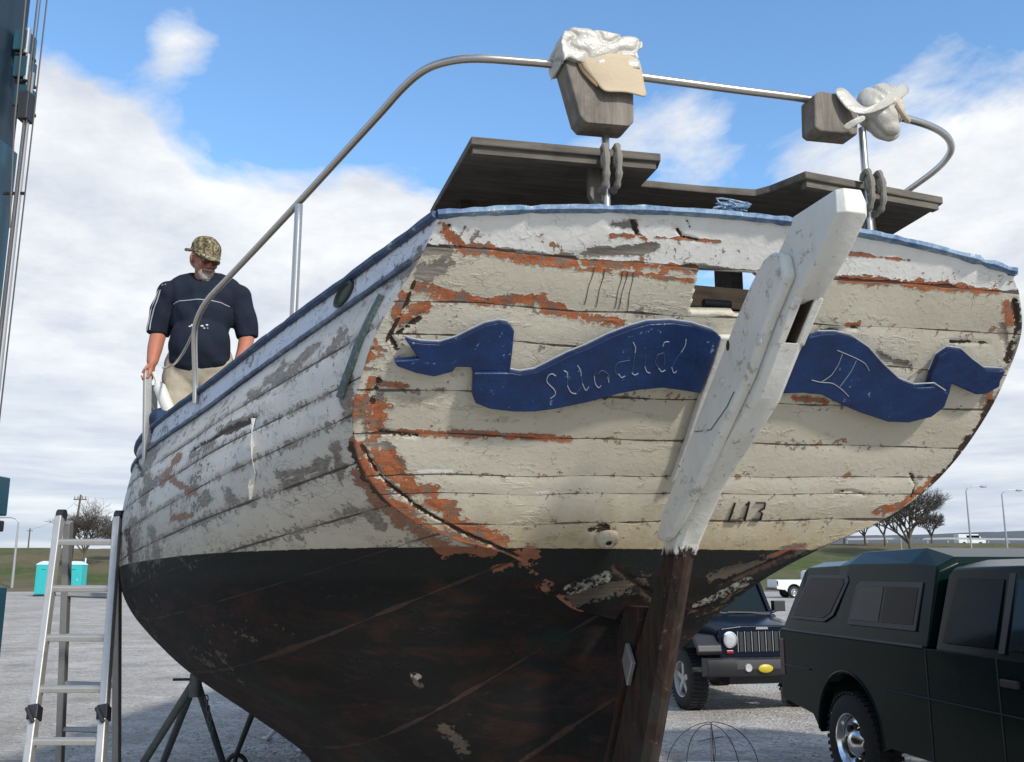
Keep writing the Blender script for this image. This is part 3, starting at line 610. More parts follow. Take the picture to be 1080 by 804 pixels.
# --- hull sides
def make_side(port):
    tt=np.concatenate([np.linspace(0,1,130)[:-1],np.linspace(1,2,150)[:-1],np.linspace(2,5,70)]) if port else np.linspace(0,5,90)
    gg=np.concatenate([np.linspace(0,9,170)[:-1],np.linspace(9,13,30)]) if port else np.linspace(0,13,60)
    Gd=hull_grid(port,tt,gg); nt,ng=Gd.shape[:2]; P=Gd.reshape(-1,3)
    GG=np.tile(gg,nt); TT=np.repeat(tt,ng)
    # plank seams at fixed girths
    ks=[0,1.02,1.95,2.95,3.95,4.95,5.95,6.9,8.0,9.5,11,13]
    q=np.interp(GG,ks,np.arange(len(ks)))
    U,V=pj(P)
    if port:
        vis=(TT<2.1)
        OR=[(3.5,[(175,501),(190,512),(202,519)]),(3,[(184,546),(202,543)]),(9,[(380,500),(396,520),(412,536)]),(8,[(412,536),(430,552),(450,566),(470,578)]),(4,[(470,580),(520,583)]),(2,[(432,306),(424,330)]),(3,[(188,480),(170,512)]),(1.5,[(405,360),(400,380)]),(3,[(540,596),(520,600)])]
        BA=[(5,[(267,418),(271,416)]),(4.5,[(282,401),(306,393),(320,377),(335,365)]),(4,[(292,404),(300,385)]),(4.5,[(350,371),(357,360),(364,349)]),(6,[(216,522),(218,530)]),(5.5,[(241,518),(243,527)]),(4.5,[(140,548),(142,600)]),(4,[(150,530),(158,505)]),(4.5,[(294,500),(324,500)]),(5,[(336,490),(340,498)]),(3,[(366,541),(374,538)]),(1.6,[(313,567),(318,569)]),(8,[(380,470),(395,500)]),(5,[(360,500),(352,470)]),(5,[(392,545),(402,556)]),(6,[(366,440),(370,400)]),
            (4,[(164,470),(150,500)]),(3.5,[(205,480),(225,468)]),(4,[(160,560),(166,590)]),(4,[(150,520),(180,494)]),(5,[(232,455),(265,440)]),(8,[(430,285),(446,272)]),(6,[(405,300),(430,288)]),(3,[(190,560),(225,545)]),(5,[(300,512),(345,486)]),(5,[(436,555),(470,575)]),(2.5,[(436,712),(440,720)]),(6,[(470,770),(490,790)])]
        DK=[(3.,[(236,456),(252,449),(266,443)]),(1.6,[(200,476),(236,457)]),(1.5,[(142,480),(150,502)]),(3,[(135,560),(137,590)]),(1.8,[(268,440),(266,450)]),(3,[(370,470),(384,505),(410,532)]),(2.4,[(440,300),(432,310)]),(2.5,[(452,268),(444,284)]),(1.4,[(340,290),(420,250)])]
        WH=[(1.6,[(270,444),(268,470)]),(3.4,[(268,480),(269,502)]),(1.5,[(267,505),(266,528)]),(3.5,[(436,712),(441,714)])]
        f_or,f_ba,f_dk,f_wh=[field(U,V,x)*vis for x in (OR,BA,DK,WH)]
        hem=.42*np.clip(1-(U-150)/260.,0,1)*vis*np.array([max(0,.5+1.1*vnoise(p[1]*2.2,p[2]*5,4)) for p in P]); f_ba=np.maximum(f_ba,hem)
        rim=np.clip(1-TT/.05,0,1)*((GG>3.3)&(GG<9)); f_or=np.maximum(f_or,.75*rim*np.array([.5+.8*vnoise(p[2]*14,p[0]*8,2) for p in P]))
    else:
        rn=np.array([.35+.45*vnoise(p[1]*1.5,p[2]*5,9) for p in P]); f_or=rn*.5; f_ba=rn; f_dk=rn*.2; f_wh=rn*0
    f_wh=np.maximum(f_wh,np.clip((1.05-GG)*8,0,1))
    # surface relief: hungry planks
    hb=MB(); 
    e=1e-3
    du=np.gradient(Gd,axis=0); dv=np.gradient(Gd,axis=1); nn=np.cross(du,dv); nn/=np.maximum(np.linalg.norm(nn,axis=2,keepdims=True),1e-9)
    nn=nn.reshape(-1,3); 
    sgn=-1 if port else 1
    if nn[(nt//2)*ng+20,0]*sgn<0: nn=-nn
    frac=np.abs(q-np.round(q)); rel=-.004*np.exp(-(frac/.06)**2)*(P[:,2]>1.9)+.004*np.array([vnoise(p[1]*1.7,qq*1.,5) for p,qq in zip(P,np.floor(q))])
    rel-=.008*np.clip(f_dk*1.6-.6,0,1)
    fade=np.clip(TT/.05,0,1); P2=P+nn*(rel*fade)[:,None]
    hb.v=[tuple(p) for p in P2]
    hb.f=[(i*ng+j,i*ng+j+1,(i+1)*ng+j+1,(i+1)*ng+j) for i in range(nt-1) for j in range(ng-1)]
    return hb,dict(q=q,orange=f_or,bare=f_ba,dark=f_dk,white=f_wh,wl=P[:,2]-wlz(0,P[:,1]),qok=(GG>.5).astype(float)),(nn,Gd,tt,gg)
for port in (True,False):
    hb,at_,info=make_side(port)
    ho=hb.build('hull_side','side_paint',boat,smooth=True,fix=False,angle=80)
    for k,v in at_.items(): setattr_(ho.data,k,v)
    if port: PORT=info; ho['label']='port side planking, grey white above and black red below'
    else: ho['label']='starboard side planking turned away from the viewer'
# rails
def side_pts(port,g_,t0,t1,n,dn=0.,dz=0.):
    out=[]
    for t in np.linspace(t0,t1,n):
        p=hull_grid(port,[t],[g_])[0][0]; sg=-1 if port else 1; out.append(Vector((p[0]+sg*dn,p[1],p[2]+dz)))
    return out
def strip(pts,w,h,up=(0,0,1),jit=.0):
    m=MB(); secs=[]
    for i,p in enumerate(pts):
        t=(pts[min(i+1,len(pts)-1)]-pts[max(i-1,0)]).normalized(); x=Vector(up).cross(t).normalized(); y=t.cross(x)
        j=jit*vnoise(i*.7,3.); ww=w*(1+j)
        secs.append([p+x*a*ww/2+y*b*h/2*(1+j) for a,b in((-1,-.6),(-.6,-1),(.6,-1),(1,-.6),(1,.6),(.6,1),(-.6,1),(-1,.6))])
    return m.loft(secs)
cap_=[Vector((p[0],rk(p[2]+.075*4*u*(1-u))-.0,p[2]+.075*4*u*(1-u))) for u in np.linspace(0,1,60) for p in [Lr[0]*(1-u)+Rr[0]*u]]
strip([p+Vector((0,.012,.006)) for p in cap_],.066,.025,jit=.5).build('rail_cap','rail_blue',boat,smooth=True)['label']='pale blue cap along the top of the stern'
for port in (True,False):
    strip(side_pts(port,0,0,4.97,120,0,.004),.046,.023,jit=.3).build('rail_cap','side_cap',boat,smooth=True)
    strip(side_pts(port,.98,.04,4.95,120,.004),.020,.018,jit=.4).build('rub_rail','rub_blue',boat,smooth=True)
# covering board ends / corner post of the quarter, weathered
c0=PT
# deck: aft deck, sunken cockpit sole
def deck_poly(t0,t1,z,n,name,m,inset=.03):
    d=MB(); L=[];Rr_=[]
    for t in np.linspace(t0,t1,n):
        for port,Q in((True,L),(False,Rr_)):
            gs=np.linspace(0,9,120); row=hull_grid(port,[t],gs)[0]; k=int(np.argmin(np.abs(row[:,2]-z))); p=row[k]; Q.append(Vector((p[0]+(inset if port else -inset),p[1]+(.03 if t<.02 else 0),z)))
    for i in range(n-1): d.add([L[i],Rr_[i],Rr_[i+1],L[i+1]],[(0,1,2,3)]); d.add([p-Vector((0,0,.03)) for p in (L[i],L[i+1],Rr_[i+1],Rr_[i])],[(0,1,2,3)])
    return d.build(name,m,boat)
deck_poly(.0,.5,2.64,14,'aft_deck','grey_wood'); deck_poly(.5,4.9,2.03,40,'cockpit_sole','grey_wood')
hb=MB(); hb.box((SM,1.15,2.34),(2.05,.03,.58)); hb.build('bulkhead','worn_white',boat)
# dark fittings seen through the tiller port
a=pf(742,318,.32); MB().box((1.12,.36,2.805),(.62,.07,.085)).build('deck_beam','dark_wood',boat,bevel=.005)
MB().tube([tr(742,320,-.10),tr(770,322,-.10)],.016,10).build('quadrant_pin','black_plastic',boat,smooth=True)
# port frame (thickness of the planks)
# sternpost strip on the transom
m2=MB(); L0=[(757,352),(748,382),(738,410),(722,460),(706,505)]; R0=[(778,352),(768,382),(756,414),(742,450),(728,494)]
m2.prism([tr(*p,.002) for p in L0]+[tr(*p,.002) for p in reversed(R0)],AFTL*.03); m2.build('sternpost','worn_white',boat,bevel=.006)
# rudder
sP,sS=1.0,1.115
fore=[(2.845,-.43),(2.83,-.36),(2.62,-.085),(2.30,.26),(2.02,.545),(1.915,.625),(1.43,1.02),(1.0,1.27),(.25,1.69)]
aft=[(2.86,-.60),(2.79,-.625),(2.70,-.52),(2.61,-.375),(2.45,-.215),(2.34,-.11),(2.10,.285),(2.0,.395),(1.90,.50),(1.45,.71),(1.05,.90),(.25,1.35)]
def rpoly(fo,af,s): return [Vector((s,f,z)) for z,f in fo]+[Vector((s,f,z)) for z,f in reversed(af)]
def interp(tab,z): 
    t=sorted(tab); return float(np.interp(z,[a for a,b in t],[b for a,b in t]))
# stock with mortise for the tiller: built in slabs around the hole
def slab(zs,s0,s1,fo=lambda z:interp(fore,z),af=lambda z:interp(aft,z),rad=.018):
    secs=[]
    for z in zs:
        f0,f1=fo(z),af(z); r=rad
        secs.append([Vector((s,f,z)) for s,f in ((s0,f1+r),(s0+r,f1),(s1-r,f1),(s1,f1+r),(s1,f0-r),(s1-r,f0),(s0+r,f0),(s0,f0-r))])
    return secs
rud=MB()
top_secs=slab([2.60,2.70,2.78,2.82],sP+.012,sS-.004)
tp=[Vector((p.x*.86+1.06*.14,p.y*.93-.5*.07,2.852)) for p in top_secs[-1]]
# sloping crown of the rudder head (higher at the fore-top)
rud.loft(top_secs+[tp])
h0,h1=2.49,2.60
w=.030
for s0,s1 in ((sP+.012,sP+.012+w),(sS-.004-w,sS-.004)): rud.loft(slab([h0-.004,h1+.004],s0,s1,rad=.004))
rud.loft(slab([h0-.004,h1+.004],sP+.03,sS-.03,af=lambda z:interp(aft,z)+.17,rad=.004))
rud.loft(slab([1.86,1.9,1.98,2.1,2.2,2.34,2.42,2.49],sP+.012,sS-.004))
rud.loft(slab([.25,.6,1.0,1.2,1.43,1.6,1.75,1.86],sP+.022,sS-.012,rad=.03))
RU=rud.build('rudder','rudder_paint',boat,smooth=True,bevel=.004,angle=35)
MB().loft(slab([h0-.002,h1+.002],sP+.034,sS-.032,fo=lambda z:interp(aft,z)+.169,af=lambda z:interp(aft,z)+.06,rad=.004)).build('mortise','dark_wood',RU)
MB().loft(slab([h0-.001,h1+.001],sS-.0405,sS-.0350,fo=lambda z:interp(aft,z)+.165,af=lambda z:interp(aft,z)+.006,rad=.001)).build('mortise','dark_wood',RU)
dw=MB(); dw.loft([[Vector((1.018,interp(fore,z)+.012,z)),Vector((1.10,interp(fore,z)+.012,z)),Vector((1.10,interp(fore,z)+.30,z)),Vector((1.018,interp(fore,z)+.30,z))] for z in (.2,.6,1.0,1.3,1.5,1.66)]); dw.build('deadwood','rudder_paint',boat)
# cheeks
for port in (True,False):
    s0,s1=(sP-.028,sP+.014) if port else (sS-.006,sS+.014)
    ch=MB(); pts=[(2.33,.225),(2.62,-.088),(2.70,-.185),(2.745,-.255),(2.755,-.315),(2.73,-.37),(2.66,-.385),(2.55,-.265),(2.40,-.125),(2.25,.06),(2.10,.245),(1.97,.425),(1.925,.50),(1.91,.56),(1.925,.612),(2.02,.540)] if port else [(2.33,.225),(2.62,-.088),(2.70,-.185),(2.745,-.255),(2.755,-.315),(2.73,-.37),(2.66,-.385),(2.55,-.265),(2.45,-.15),(2.40,-.06),(2.36,.08)]
    ch.prism([Vector((s0,f,z)) for z,f in pts],(s1-s0,0,0)); ch.build('cheek','rudder_paint',RU,smooth=False,bevel=.020,seg=4)
bt=MB()
for z,f in [(2.66,-.30),(2.55,-.14),(2.42,.03),(2.28,.16),(2.12,.33),(2.05,.42),(2.5,-.22),(2.3,.0)]: bt.ell((sP-.029,f,z),(.007,.015,.015),10,6)
each(bt,'bolt_plug','worn_white',RU,smooth=True)
bt=MB(); bt.ell((sP-.027,-.02,2.53),(.004,.013,.019),10,6); bt.build('knot_hole','dark_wood',RU,smooth=True)
# graving-line scarf: crack in the rudder
bt=MB(); bt.tube([(sP-.030,.24,2.28),(sP-.030,.12,2.27),(sP-.0300,.0,2.33),(sP-.0295,-.05,2.37)],.0014,5); bt.build('scarf_crack','dark_wood',RU)
# name boards
def board(px,off,thick,name='name_board'):
    b=MB(); 
    for k,(pl,o_,t_) in enumerate(px): b.prism([tr(u,v,o_) for u,v in pl],AFTL*t_)
    return b.build(name,'board_blue',boat,bevel=.008,seg=3)
main_L=[(538,389),(548,391),(563,388.5),(578,381),(598,371),(618,363),(640,352),(664,343),(682,338),(707,337),(729,340),(751,347),(757,352),(747,381),(736,411),(718,408),(696,405),(673,407),(651,411),(618,420),(584,427),(562,430),(540,430),(515,427),(500,421),(497,413),(498,389)]
tail_L=[(426,354),(434,357),(444,359),(463,360),(480,355),(496,347),(511,340),(526,337),(535,338.5),(541,346),(539,368),(536,392),(498,392),(496,384),(480,384),(476,389),(457,394),(437,390),(418,383),(415,377),(430,376.5),(441,375),(433,364)]
bL=board([(main_L,.012,.032),(tail_L,.006,.026)],0,0)
bL['label']='long left name board with worn gothic letters and a forked ribbon tail'
main_R=[(850,352),(862,349),(880,349),(897,353),(916,366),(931,383),(948,399),(964,405),(985,404),(997,412),(992,426),(979,436),(955,442),(931,441),(904,432),(885,424),(863,413),(844,411),(815,412),(820,395)]
tail_R=[(974,408),(979,390),(986,373),(998,365),(1013,367),(1025,378),(1037,387),(1057,388),(1051,399),(1050,405),(1037,412),(1025,413),(1013,408),(1000,402),(997,414),(985,416)]
bR=board([(main_R,.012,.030),(tail_R,.006,.028)],0,0); bR['label']='right name board with the numeral and a curled ribbon tail'
def smooth_path(P,n=8,closed=False):
    P=[np.array(p) for p in P]; out=[]
    for i in range(len(P)-1):
        for k in range(n): out.append(Vector(cat(np.array(P),i+k/n)))
    out.append(Vector(P[-1])); return out
def strokes(lst,z1,z2,ox,oy,kx,r,off,name,m,parent):
    b=MB()
    for s in lst:
        pp=[tr(ox+x/kx,oy+y/kx,off) for x,y in s]; b.tube(smooth_path(pp,4) if len(pp)>2 else pp,r,5)
    return b.build(name,m,parent)
A1=[[(208,300),(190,290),(172,300),(165,325),(180,345),(200,365),(205,388),(182,408)],[(245,275),(262,285),(264,310)],[(262,345),(280,378),(305,385)],[(310,250),(325,275),(328,300)],[(333,335),(350,368),(364,352)],[(390,300),(396,338),(412,356),(422,345)],[(455,305),(460,332)],[(505,290),(520,308),(537,300)],[(575,140),(586,165),(584,190)],[(568,285),(582,296),(600,288)],[(630,255),(640,280),(655,287)],[(695,262),(710,280),(728,272)],[(715,160),(725,140),(745,138)],[(826,125),(822,155),(803,188)],[(758,258),(768,286),(782,276)]]
A2=[[(264,310),(262,345)],[(328,300),(333,335)],[(305,385),(330,350)],[(390,300),(400,270)],[(460,332),(462,300),(430,275),(405,290)],[(520,308),(490,280),(500,240),(560,225)],[(584,190),(575,250),(568,285)],[(635,205),(630,255)],[(690,200),(680,235),(695,262)],[(725,200),(722,250)],[(690,200),(720,190)],[(803,188),(775,225),(758,258)],[(628,165),(634,175)]]
ft=.0445
strokes(A1,0,0,540,330,4.5,.0018,ft,'lettering','letter',bL); strokes(A2,0,0,540,330,4.5,.0016,ft,'worn_lettering','letter_faint',bL)
A3=[[(262,165),(310,185),(350,203),(385,225),(402,255)],[(150,295),(190,305),(240,310),(280,335),(312,367)],[(285,180),(265,230),(238,272)],[(345,210),(320,260),(275,322)],[(190,305),(215,290),(238,272)]]
strokes(A3,0,0,820,330,4.154,.0014,.0428,'lettering','letter',bR)
MB().tube([tr(u,v,.043) for u,v in main_L[:13]],.0032,5).build('worn_edge_highlight','letter',bL); MB().tube([tr(u,v,.031) for u,v in tail_L[:9]],.0032,5).build('worn_edge_highlight','letter',bL)  # pale strips on top edges: painted highlight of light from above, plus worn paint
MB().tube([tr(u,v,.041) for u,v in main_R[1:10]],.0030,5).build('worn_edge_highlight','letter',bR); MB().tube([tr(u,v,.033) for u,v in tail_R[1:8]],.0030,5).build('worn_edge_highlight','letter',bR)  # right board: same painted top-edge highlight and wear
# hull mark
bm=MB()
def mk(pts,w=.008): 
    w*=1.35
    P=[tr(u,v,.0015) for u,v in pts]
    for a,b in zip(P,P[1:]): bm.bar(a,b,.003,w,up=AFTL)
mk([(775,530),(769,548)],.012); mk([(768,549),(779,549)],.010)
mk([(790,529),(785,549)],.013); mk([(786,533),(790,529)],.009)
mk([(797,530),(807,530),(806,536),(800,539),(804,541),(802,548),(793,548)],.009); 
bm.build('hull_mark','mark_black',boat)
# through-hull fitting, drain
fx=MB(); c=tr(640,568,.0); M_=Matrix.Rotation(R(-50),3,'X')
prof=[(.012,.03),(.02,.034),(.034,.03),(.045,.018),(.05,.0),(.012,.0)]
vs=[];nn_=22
for r_,h in prof:
    for k in range(nn_):
        a=2*math.pi*k/nn_; rr=r_*(1+.12*vnoise(math.cos(a)*2,math.sin(a)*2,r_*20)); p=Vector((math.cos(a)*rr,0,0))+UPL*math.sin(a)*rr*.85+AFTL*h; vs.append(c+p)
fx.add(vs,[(i*nn_+k,i*nn_+(k+1)%nn_,(i+1)*nn_+(k+1)%nn_,(i+1)*nn_+k) for i in range(5) for k in range(nn_)]); fit=fx.build('through_hull_fitting',simple('tan_fitting',(.42,.36,.26),.7,0,.25,30,bump=.004,dirt=(.22,.16,.10)),boat,smooth=True)
MB().ell(c+AFTL*.018,(.011,.011,.011),10,6).build('bore','mark_black',fit)
# anodes
for (u,v,f) in ((660,700,.93),(437,713,1.9)):
    pass
m2=MB(); c=Vector((sP+.012,.98,1.44)); m2.prism([c+Vector((0,y,z)) for y,z in ((-.06,0),(0,.075),(.045,.0),(0,-.095))],(-.02,0,0)); m2.build('anode','alu_dark',RU,bevel=.004)
# side fittings: chainplate strap, green oval scupper (laid on the port planking)
nnP,GdP,ttP,ggP=PORT
UP_,VP_=pj(GdP.reshape(-1,3))
def on_side(u,v,off=.006):
    m=(np.repeat(ttP,len(ggP))<2.2); d=np.where(m,np.hypot(UP_-u,VP_-v),1e9); k=np.argsort(d)[:4]; w=1/(d[k]+.1); w/=w.sum()
    p=(GdP.reshape(-1,3)[k]*w[:,None]).sum(0); n=(nnP[k]*w[:,None]).sum(0); return Vector(p),Vector(n).normalized()
m2=MB(); cl=[(404,312),(397,326),(388,345),(379,366),(371,388),(364,408),(360,420)]; secs=[]
for u,v in cl:
    p,n=on_side(u,v); a,_=on_side(u-5,v-3); b,_=on_side(u+5,v+3); x=(b-a).normalized(); w=.017
    secs.append([p-x*w,p+x*w,p+x*w+n*.014,p-x*w+n*.014])
m2.loft(secs); m2.build('chainplate','bronze_green',boat,bevel=.003)
m2=MB(); ring=[]; 
c,n=on_side(364,311); e1=(on_side(371,303)[0]-on_side(357,320)[0]).normalized(); e2=n.cross(e1)
for rr,hh in ((1.,0),(1.,.012),(.8,.016),(.7,.006),(.0,.006)):
    ring.append([c+e1*math.cos(a)*.075*rr+e2*math.sin(a)*.034*rr+n*hh for a in np.linspace(0,2*math.pi,24,endpoint=False)])
m2.loft(ring,cap=False); m2.build('scupper','bronze_dark',boat,smooth=True)
# hanging paint strip
m2=MB(); p0,n=on_side(271,444); secs=[]
for i,(u,v,w) in enumerate([(271,442,.010),(270,455,.012),(269,470,.014),(268,485,.026),(269,500,.022),(267,512,.008),(266,526,.004)]):
    p,n=on_side(u,v); x=Vector((0,1,0)); secs.append([p-x*w+n*(.006+.012*math.sin(i)),p+x*w+n*(.012+.01*math.cos(i*1.3)),p+x*w+n*(.014+.01*math.cos(i*1.3)),p-x*w+n*(.008+.012*math.sin(i))])
m2.loft(secs); m2.build('loose_paint_strip','worn_white',boat)
# peeled edge curl and patches of green on the underwater body come from the paint itself
# ---- stern rail
rl=[pf(206,426,2.15),pf(206,400,2.15),pf(205,360,2.12),pf(207,340,2.08),pf(218,318,1.98),pf(240,294,1.80),pf(275,257,1.48),pf(315,214,1.13),pf(358,167,.80),pf(400,121,.50),pf(425,93,.36),pf(448,74,.24),pf(475,64.5,.12),pf(505,62,.06),pf(550,65,.04),pf(590,69,.03),pf(680,82,.0),pf(770,94,.0),pf(860,106,.0),pf(940,122,.02),pf(975,131,.05),pf(995,141,.14),pf(1003,153,.26),pf(1000,165,.38),pf(985,181,.62),pf(955,203,.95),pf(930,222,1.15)]
q_=rl[-1]; rl+= [Vector((q_.x+.02,1.35,2.75))]
MB().tube(smooth_path(rl),.0145,12).build('stern_rail','steel',boat,smooth=True)
def post(u0,v0,u1,v1,f,r=.0125,name='stanchion'):
    a=pf(u0,v0,f); b=pf(u1,v1,f); b.x=a.x=(a.x+b.x)/2; return MB().tube([a,b],r,12).build(name,'steel',boat,smooth=True),a,b
p_,a,b=post(314,216,311,336,1.12,.017); 
post(633,120,645,224,.03,.0135); post(905,135,922,250,.0,.0135)
# lifeline wire
w0=pf(216,320,1.99); w1=pf(172,388,3.0); pts=[w0.lerp(w1,t)+Vector((0,0,-.10*math.sin(math.pi*t))) for t in np.linspace(0,1,12)]
MB().tube(pts,.007,6).build('lifeline','steel',boat,smooth=True)
# ---- grey stern platform boards
zb=3.15; P=[(457,222),(497,152),(697,170),(694,178),(676,197),(740,203),(797,207),(812,203),(850,188),(995,215),(985,222),(935,252)]
pl=[pz(u,v,zb) for u,v in P]; back=[Vector((pl[-1].x,.62,zb)),Vector((SM,.75,zb)),Vector((pl[0].x,.68,zb))]
m2=MB(); m2.prism(pl+back,(0,0,.028)); pb=m2.build('stern_seat','grey_wood',boat,bevel=.004)
m2=MB(); # fiddle lip and cleats under the seat
m2.bar(pl[1]+Vector((.01,.03,-.012)),pl[2]+Vector((-.01,.03,-.012)),.03,.024); m2.bar(pl[8]+Vector((.01,.03,-.012)),pl[9]+Vector((-.02,.02,-.012)),.03,.024)
each(m2,'seat_batten','grey_wood',pb)
m2=MB()
for s in (.2,.56,1.3,1.62): m2.box((s,.55,(zb+2.64)/2),(.05,.14,zb-2.64-.01))
each(m2,'seat_support','dark_wood',boat)
m2=MB(); m2.prism([pf(u,v,.07) for u,v in ((621,163),(640,160),(645,222),(633,224),(622,205))],(0,.03,0)); m2.build('bracket_board','block_wood',boat,bevel=.003)
m2=MB(); m2.prism([pf(u,v,.05) for u,v in ((905,200),(917,196),(926,250),(904,250))],(0,.03,0)); m2.build('bracket_board','dark_wood',boat,bevel=.003)
for (u,v,f) in ((636,172,.0),(649,172,.0),(913,197,-.03),(925,199,-.03)):
    m2=MB(); c=pf(u,v,f); rr=.028
    m2.tube(smooth_path([c+Vector((0,.02,.030)),c+Vector((0,-.01,.055)),c+Vector((0,-.03,.02)),c+Vector((0,-.03,-.05)),c+Vector((0,-.01,-.085)),c+Vector((0,.03,-.09))],4),[.009+.005*math.sin(i*.9)**2 for i in range(21)],8); m2.ell(c+Vector((0,-.02,0)),(.018,.016,.035),10,8); m2.build('rope_lashing','rope',boat,smooth=True)
# scrap of blue line on the cap
m2=MB(); c=pf(775,222,-.03)
for k in range(7):
    rd=random.Random(k); pts=[c+Vector((rd.uniform(-.07,.08),rd.uniform(-.02,.03),rd.uniform(-.01,.04))) for _ in range(5)]; m2.tube(smooth_path(pts,4),.0035,5)
m2.build('blue_rope_scrap','rail_blue',boat,smooth=True)
# ---- wrapped blocks on the rail
f0=.0
B1=[(597,62),(668,96),(667,130),(662,133),(616,130),(611,120)]
m2=MB(); ff=-.055; m2.prism([pf(u,v,ff) for u,v in [(596,66),(600,60),(668,66),(669,128),(664,133),(618,129),(612,122)]],(0,.10,0)); wb=m2.build('rail_block','block_wood',boat,bevel=.006)
def sheet(rows,name,m,parent,thick=.004,sub=2,rough=0.):
    b=MB(); nr,nc=len(rows),len(rows[0]); b.v=[tuple(p) for r_ in rows for p in r_]; b.f=[(i*nc+j,i*nc+j+1,(i+1)*nc+j+1,(i+1)*nc+j) for i in range(nr-1) for j in range(nc-1)]
    o=b.build(name,m,parent,smooth=True,fix=False,angle=180); 
    if sub: s=o.modifiers.new('sub','SUBSURF'); s.levels=sub; s.render_levels=sub
    s=o.modifiers.new('sol','SOLIDIFY'); s.thickness=thick; s.offset=0
    return o
fb=ff-.008
cb=sheet([[pf(611,54,fb),pf(640,56,fb-.01),pf(662,58,fb-.01),pf(674,60,fb)],[pf(612,70,fb-.005),pf(640,72,fb-.02),pf(662,74,fb-.02),pf(677,76,fb-.005)],[pf(630,88,fb-.005),pf(645,90,fb-.02),pf(662,92,fb-.02),pf(680,94,fb-.012)],[pf(636,97,fb-.02),pf(648,97,fb-.025),pf(664,97,fb-.02),pf(684,105,fb-.02)]],'cardboard','cardboard',wb,.004,2)
sheet([[pf(605,50,fb+.002),pf(632,50,fb-.004)],[pf(608,66,fb+.002),pf(630,66,fb-.008)],[pf(614,78,fb),pf(629,86,fb-.008)],[pf(625,88,fb),pf(632,95,fb-.008)]],'cardboard','cardboard_dark',wb,.004,1)
# plastic hood over the top of the block
m2=MB(); m2.prism([pf(u,v,ff-.022) for u,v in ((591,42),(595,30),(606,27),(640,33),(670,38),(679,42),(679,50),(673,53),(676,73),(664,74),(640,70),(612,66),(601,60),(595,64))],(0,.15,0))
o=m2.build('plastic_wrap','bag',wb); remesh(o,.005,3,.5,lambda p:.007*vnoise(p.x*9,p.y*12,p.z*20)-.010*(1-abs(vnoise(p.x*9+p.z*16,p.y*8,p.z*20-p.x*12)))**7)
m2=MB(); m2.prism([pf(u,v,-.05) for u,v in ((859,100),(864,96),(896,101),(905,108),(905,142),(865,138),(860,134))],(0,.09,0)); wb2=m2.build('rail_block','block_wood',boat,bevel=.006)
m2=MB(); c=pf(928,119,-.02)
for d,r_ in (((.0,0,.008),(.096,.068,.100)),((.035,.0,.060),(.058,.05,.058)),((.02,0,-.065),(.065,.05,.045)),((-.045,.0,-.01),(.05,.05,.05))): m2.ell(c+Vector(d),r_,20,14)
o=m2.build('plastic_wrap','bag',wb2); remesh(o,.006,4,.5,lambda p:.008*vnoise(p.x*18+p.z*14,p.y*18,p.z*9)-.016*(1-abs(vnoise(p.x*13+p.z*9,p.y*10,p.z*7+3)))**6)
m2=[[pf(878,95,-.062),pf(886,92,-.063),pf(893,94,-.062)],[pf(887,108,-.075),pf(895,105,-.077),pf(903,107,-.075)],[pf(899,122,-.09),pf(906,117,-.094),pf(913,116,-.095)],[pf(922,120,-.10),pf(924,114,-.101),pf(927,108,-.10)],[pf(945,108,-.09),pf(945,101,-.090),pf(943,95,-.088)],[pf(961,97,-.035),pf(957,91,-.04),pf(952,86,-.035)]]
sheet(m2,'plastic_tie','bag',wb2,.0015,2)
sheet([[pf(886,134,-.08),pf(893,140,-.075)],[pf(899,126,-.095),pf(904,131,-.095)],[pf(912,120,-.105),pf(914,127,-.105)]],'plastic_tie','bag',wb2,.0015,2)
MB().tube(smooth_path([pf(950,96,-.04),pf(946,108,-.075),pf(952,120,-.08),pf(958,128,-.05)],5),.010,8).build('foam_strip','cardboard',wb2,smooth=True)
# propeller-side skeg debris at the rudder foot: deadwood
m2=MB(); m2.box((SM,5.0,.1),(.16,6.4,.16)); m2.build('keel','dark_wood',boat)
m2=MB(); tag(m2.box((0,0,.0),(.5,.9,.0)).build('x','dark_wood')) if 0 else None
for f in (2.6,6.2):
    P0=wor(SM,f,0); tag(MB().box((P0[0],P0[1],.008+.0),(.0,.0,.0)).build('x','dark_wood')) if 0 else None
# ------------------------------------------------------------------ fender and bundle by the boarding ladder
def wl_(s,f,z): return Vector(wor(s,f,z))
fe=empty('fender',wl_(*pf(182,445,2.95)),label='white cylindrical fender standing inside the rail in front of the man\'s legs',cat='fender')
a=wl_(*pf(168,408,2.95)); b=wl_(*pf(186,452,2.95)); L=fe.location
MB().tube([a-L+(a-b)*.05,a-L,b-L,b-L+(b-a)*.3],[.024,.035,.037,.037],16,round_=True).build('fender_body','white_plastic',fe,smooth=True)
each(MB().tube([a-L+(a-b)*.08,a-L+(a-b)*.35],.012,8),'eye','white_plastic',fe,smooth=True)
# boarding ladder held by the man
# dark blue cloth heap by the fender
m2=MB(); c=wl_(*pf(181,447,3.0)); m2.ell((0,0,0),(.13,.12,.10),20,12); m2.ell((.05,0,-.09),(.15,.12,.10),20,12); o=m2.build('blue_cloth',simple('cloth_blue',(.02,.04,.09),.9,0,.2)); o.location=c; remesh(o,.012,3,.5,lambda p:.02*vnoise(p.x*14,p.y*14,p.z*14)); tag(o,'dark blue cloth bundled on the deck edge at the foot of the white fender','cloth')
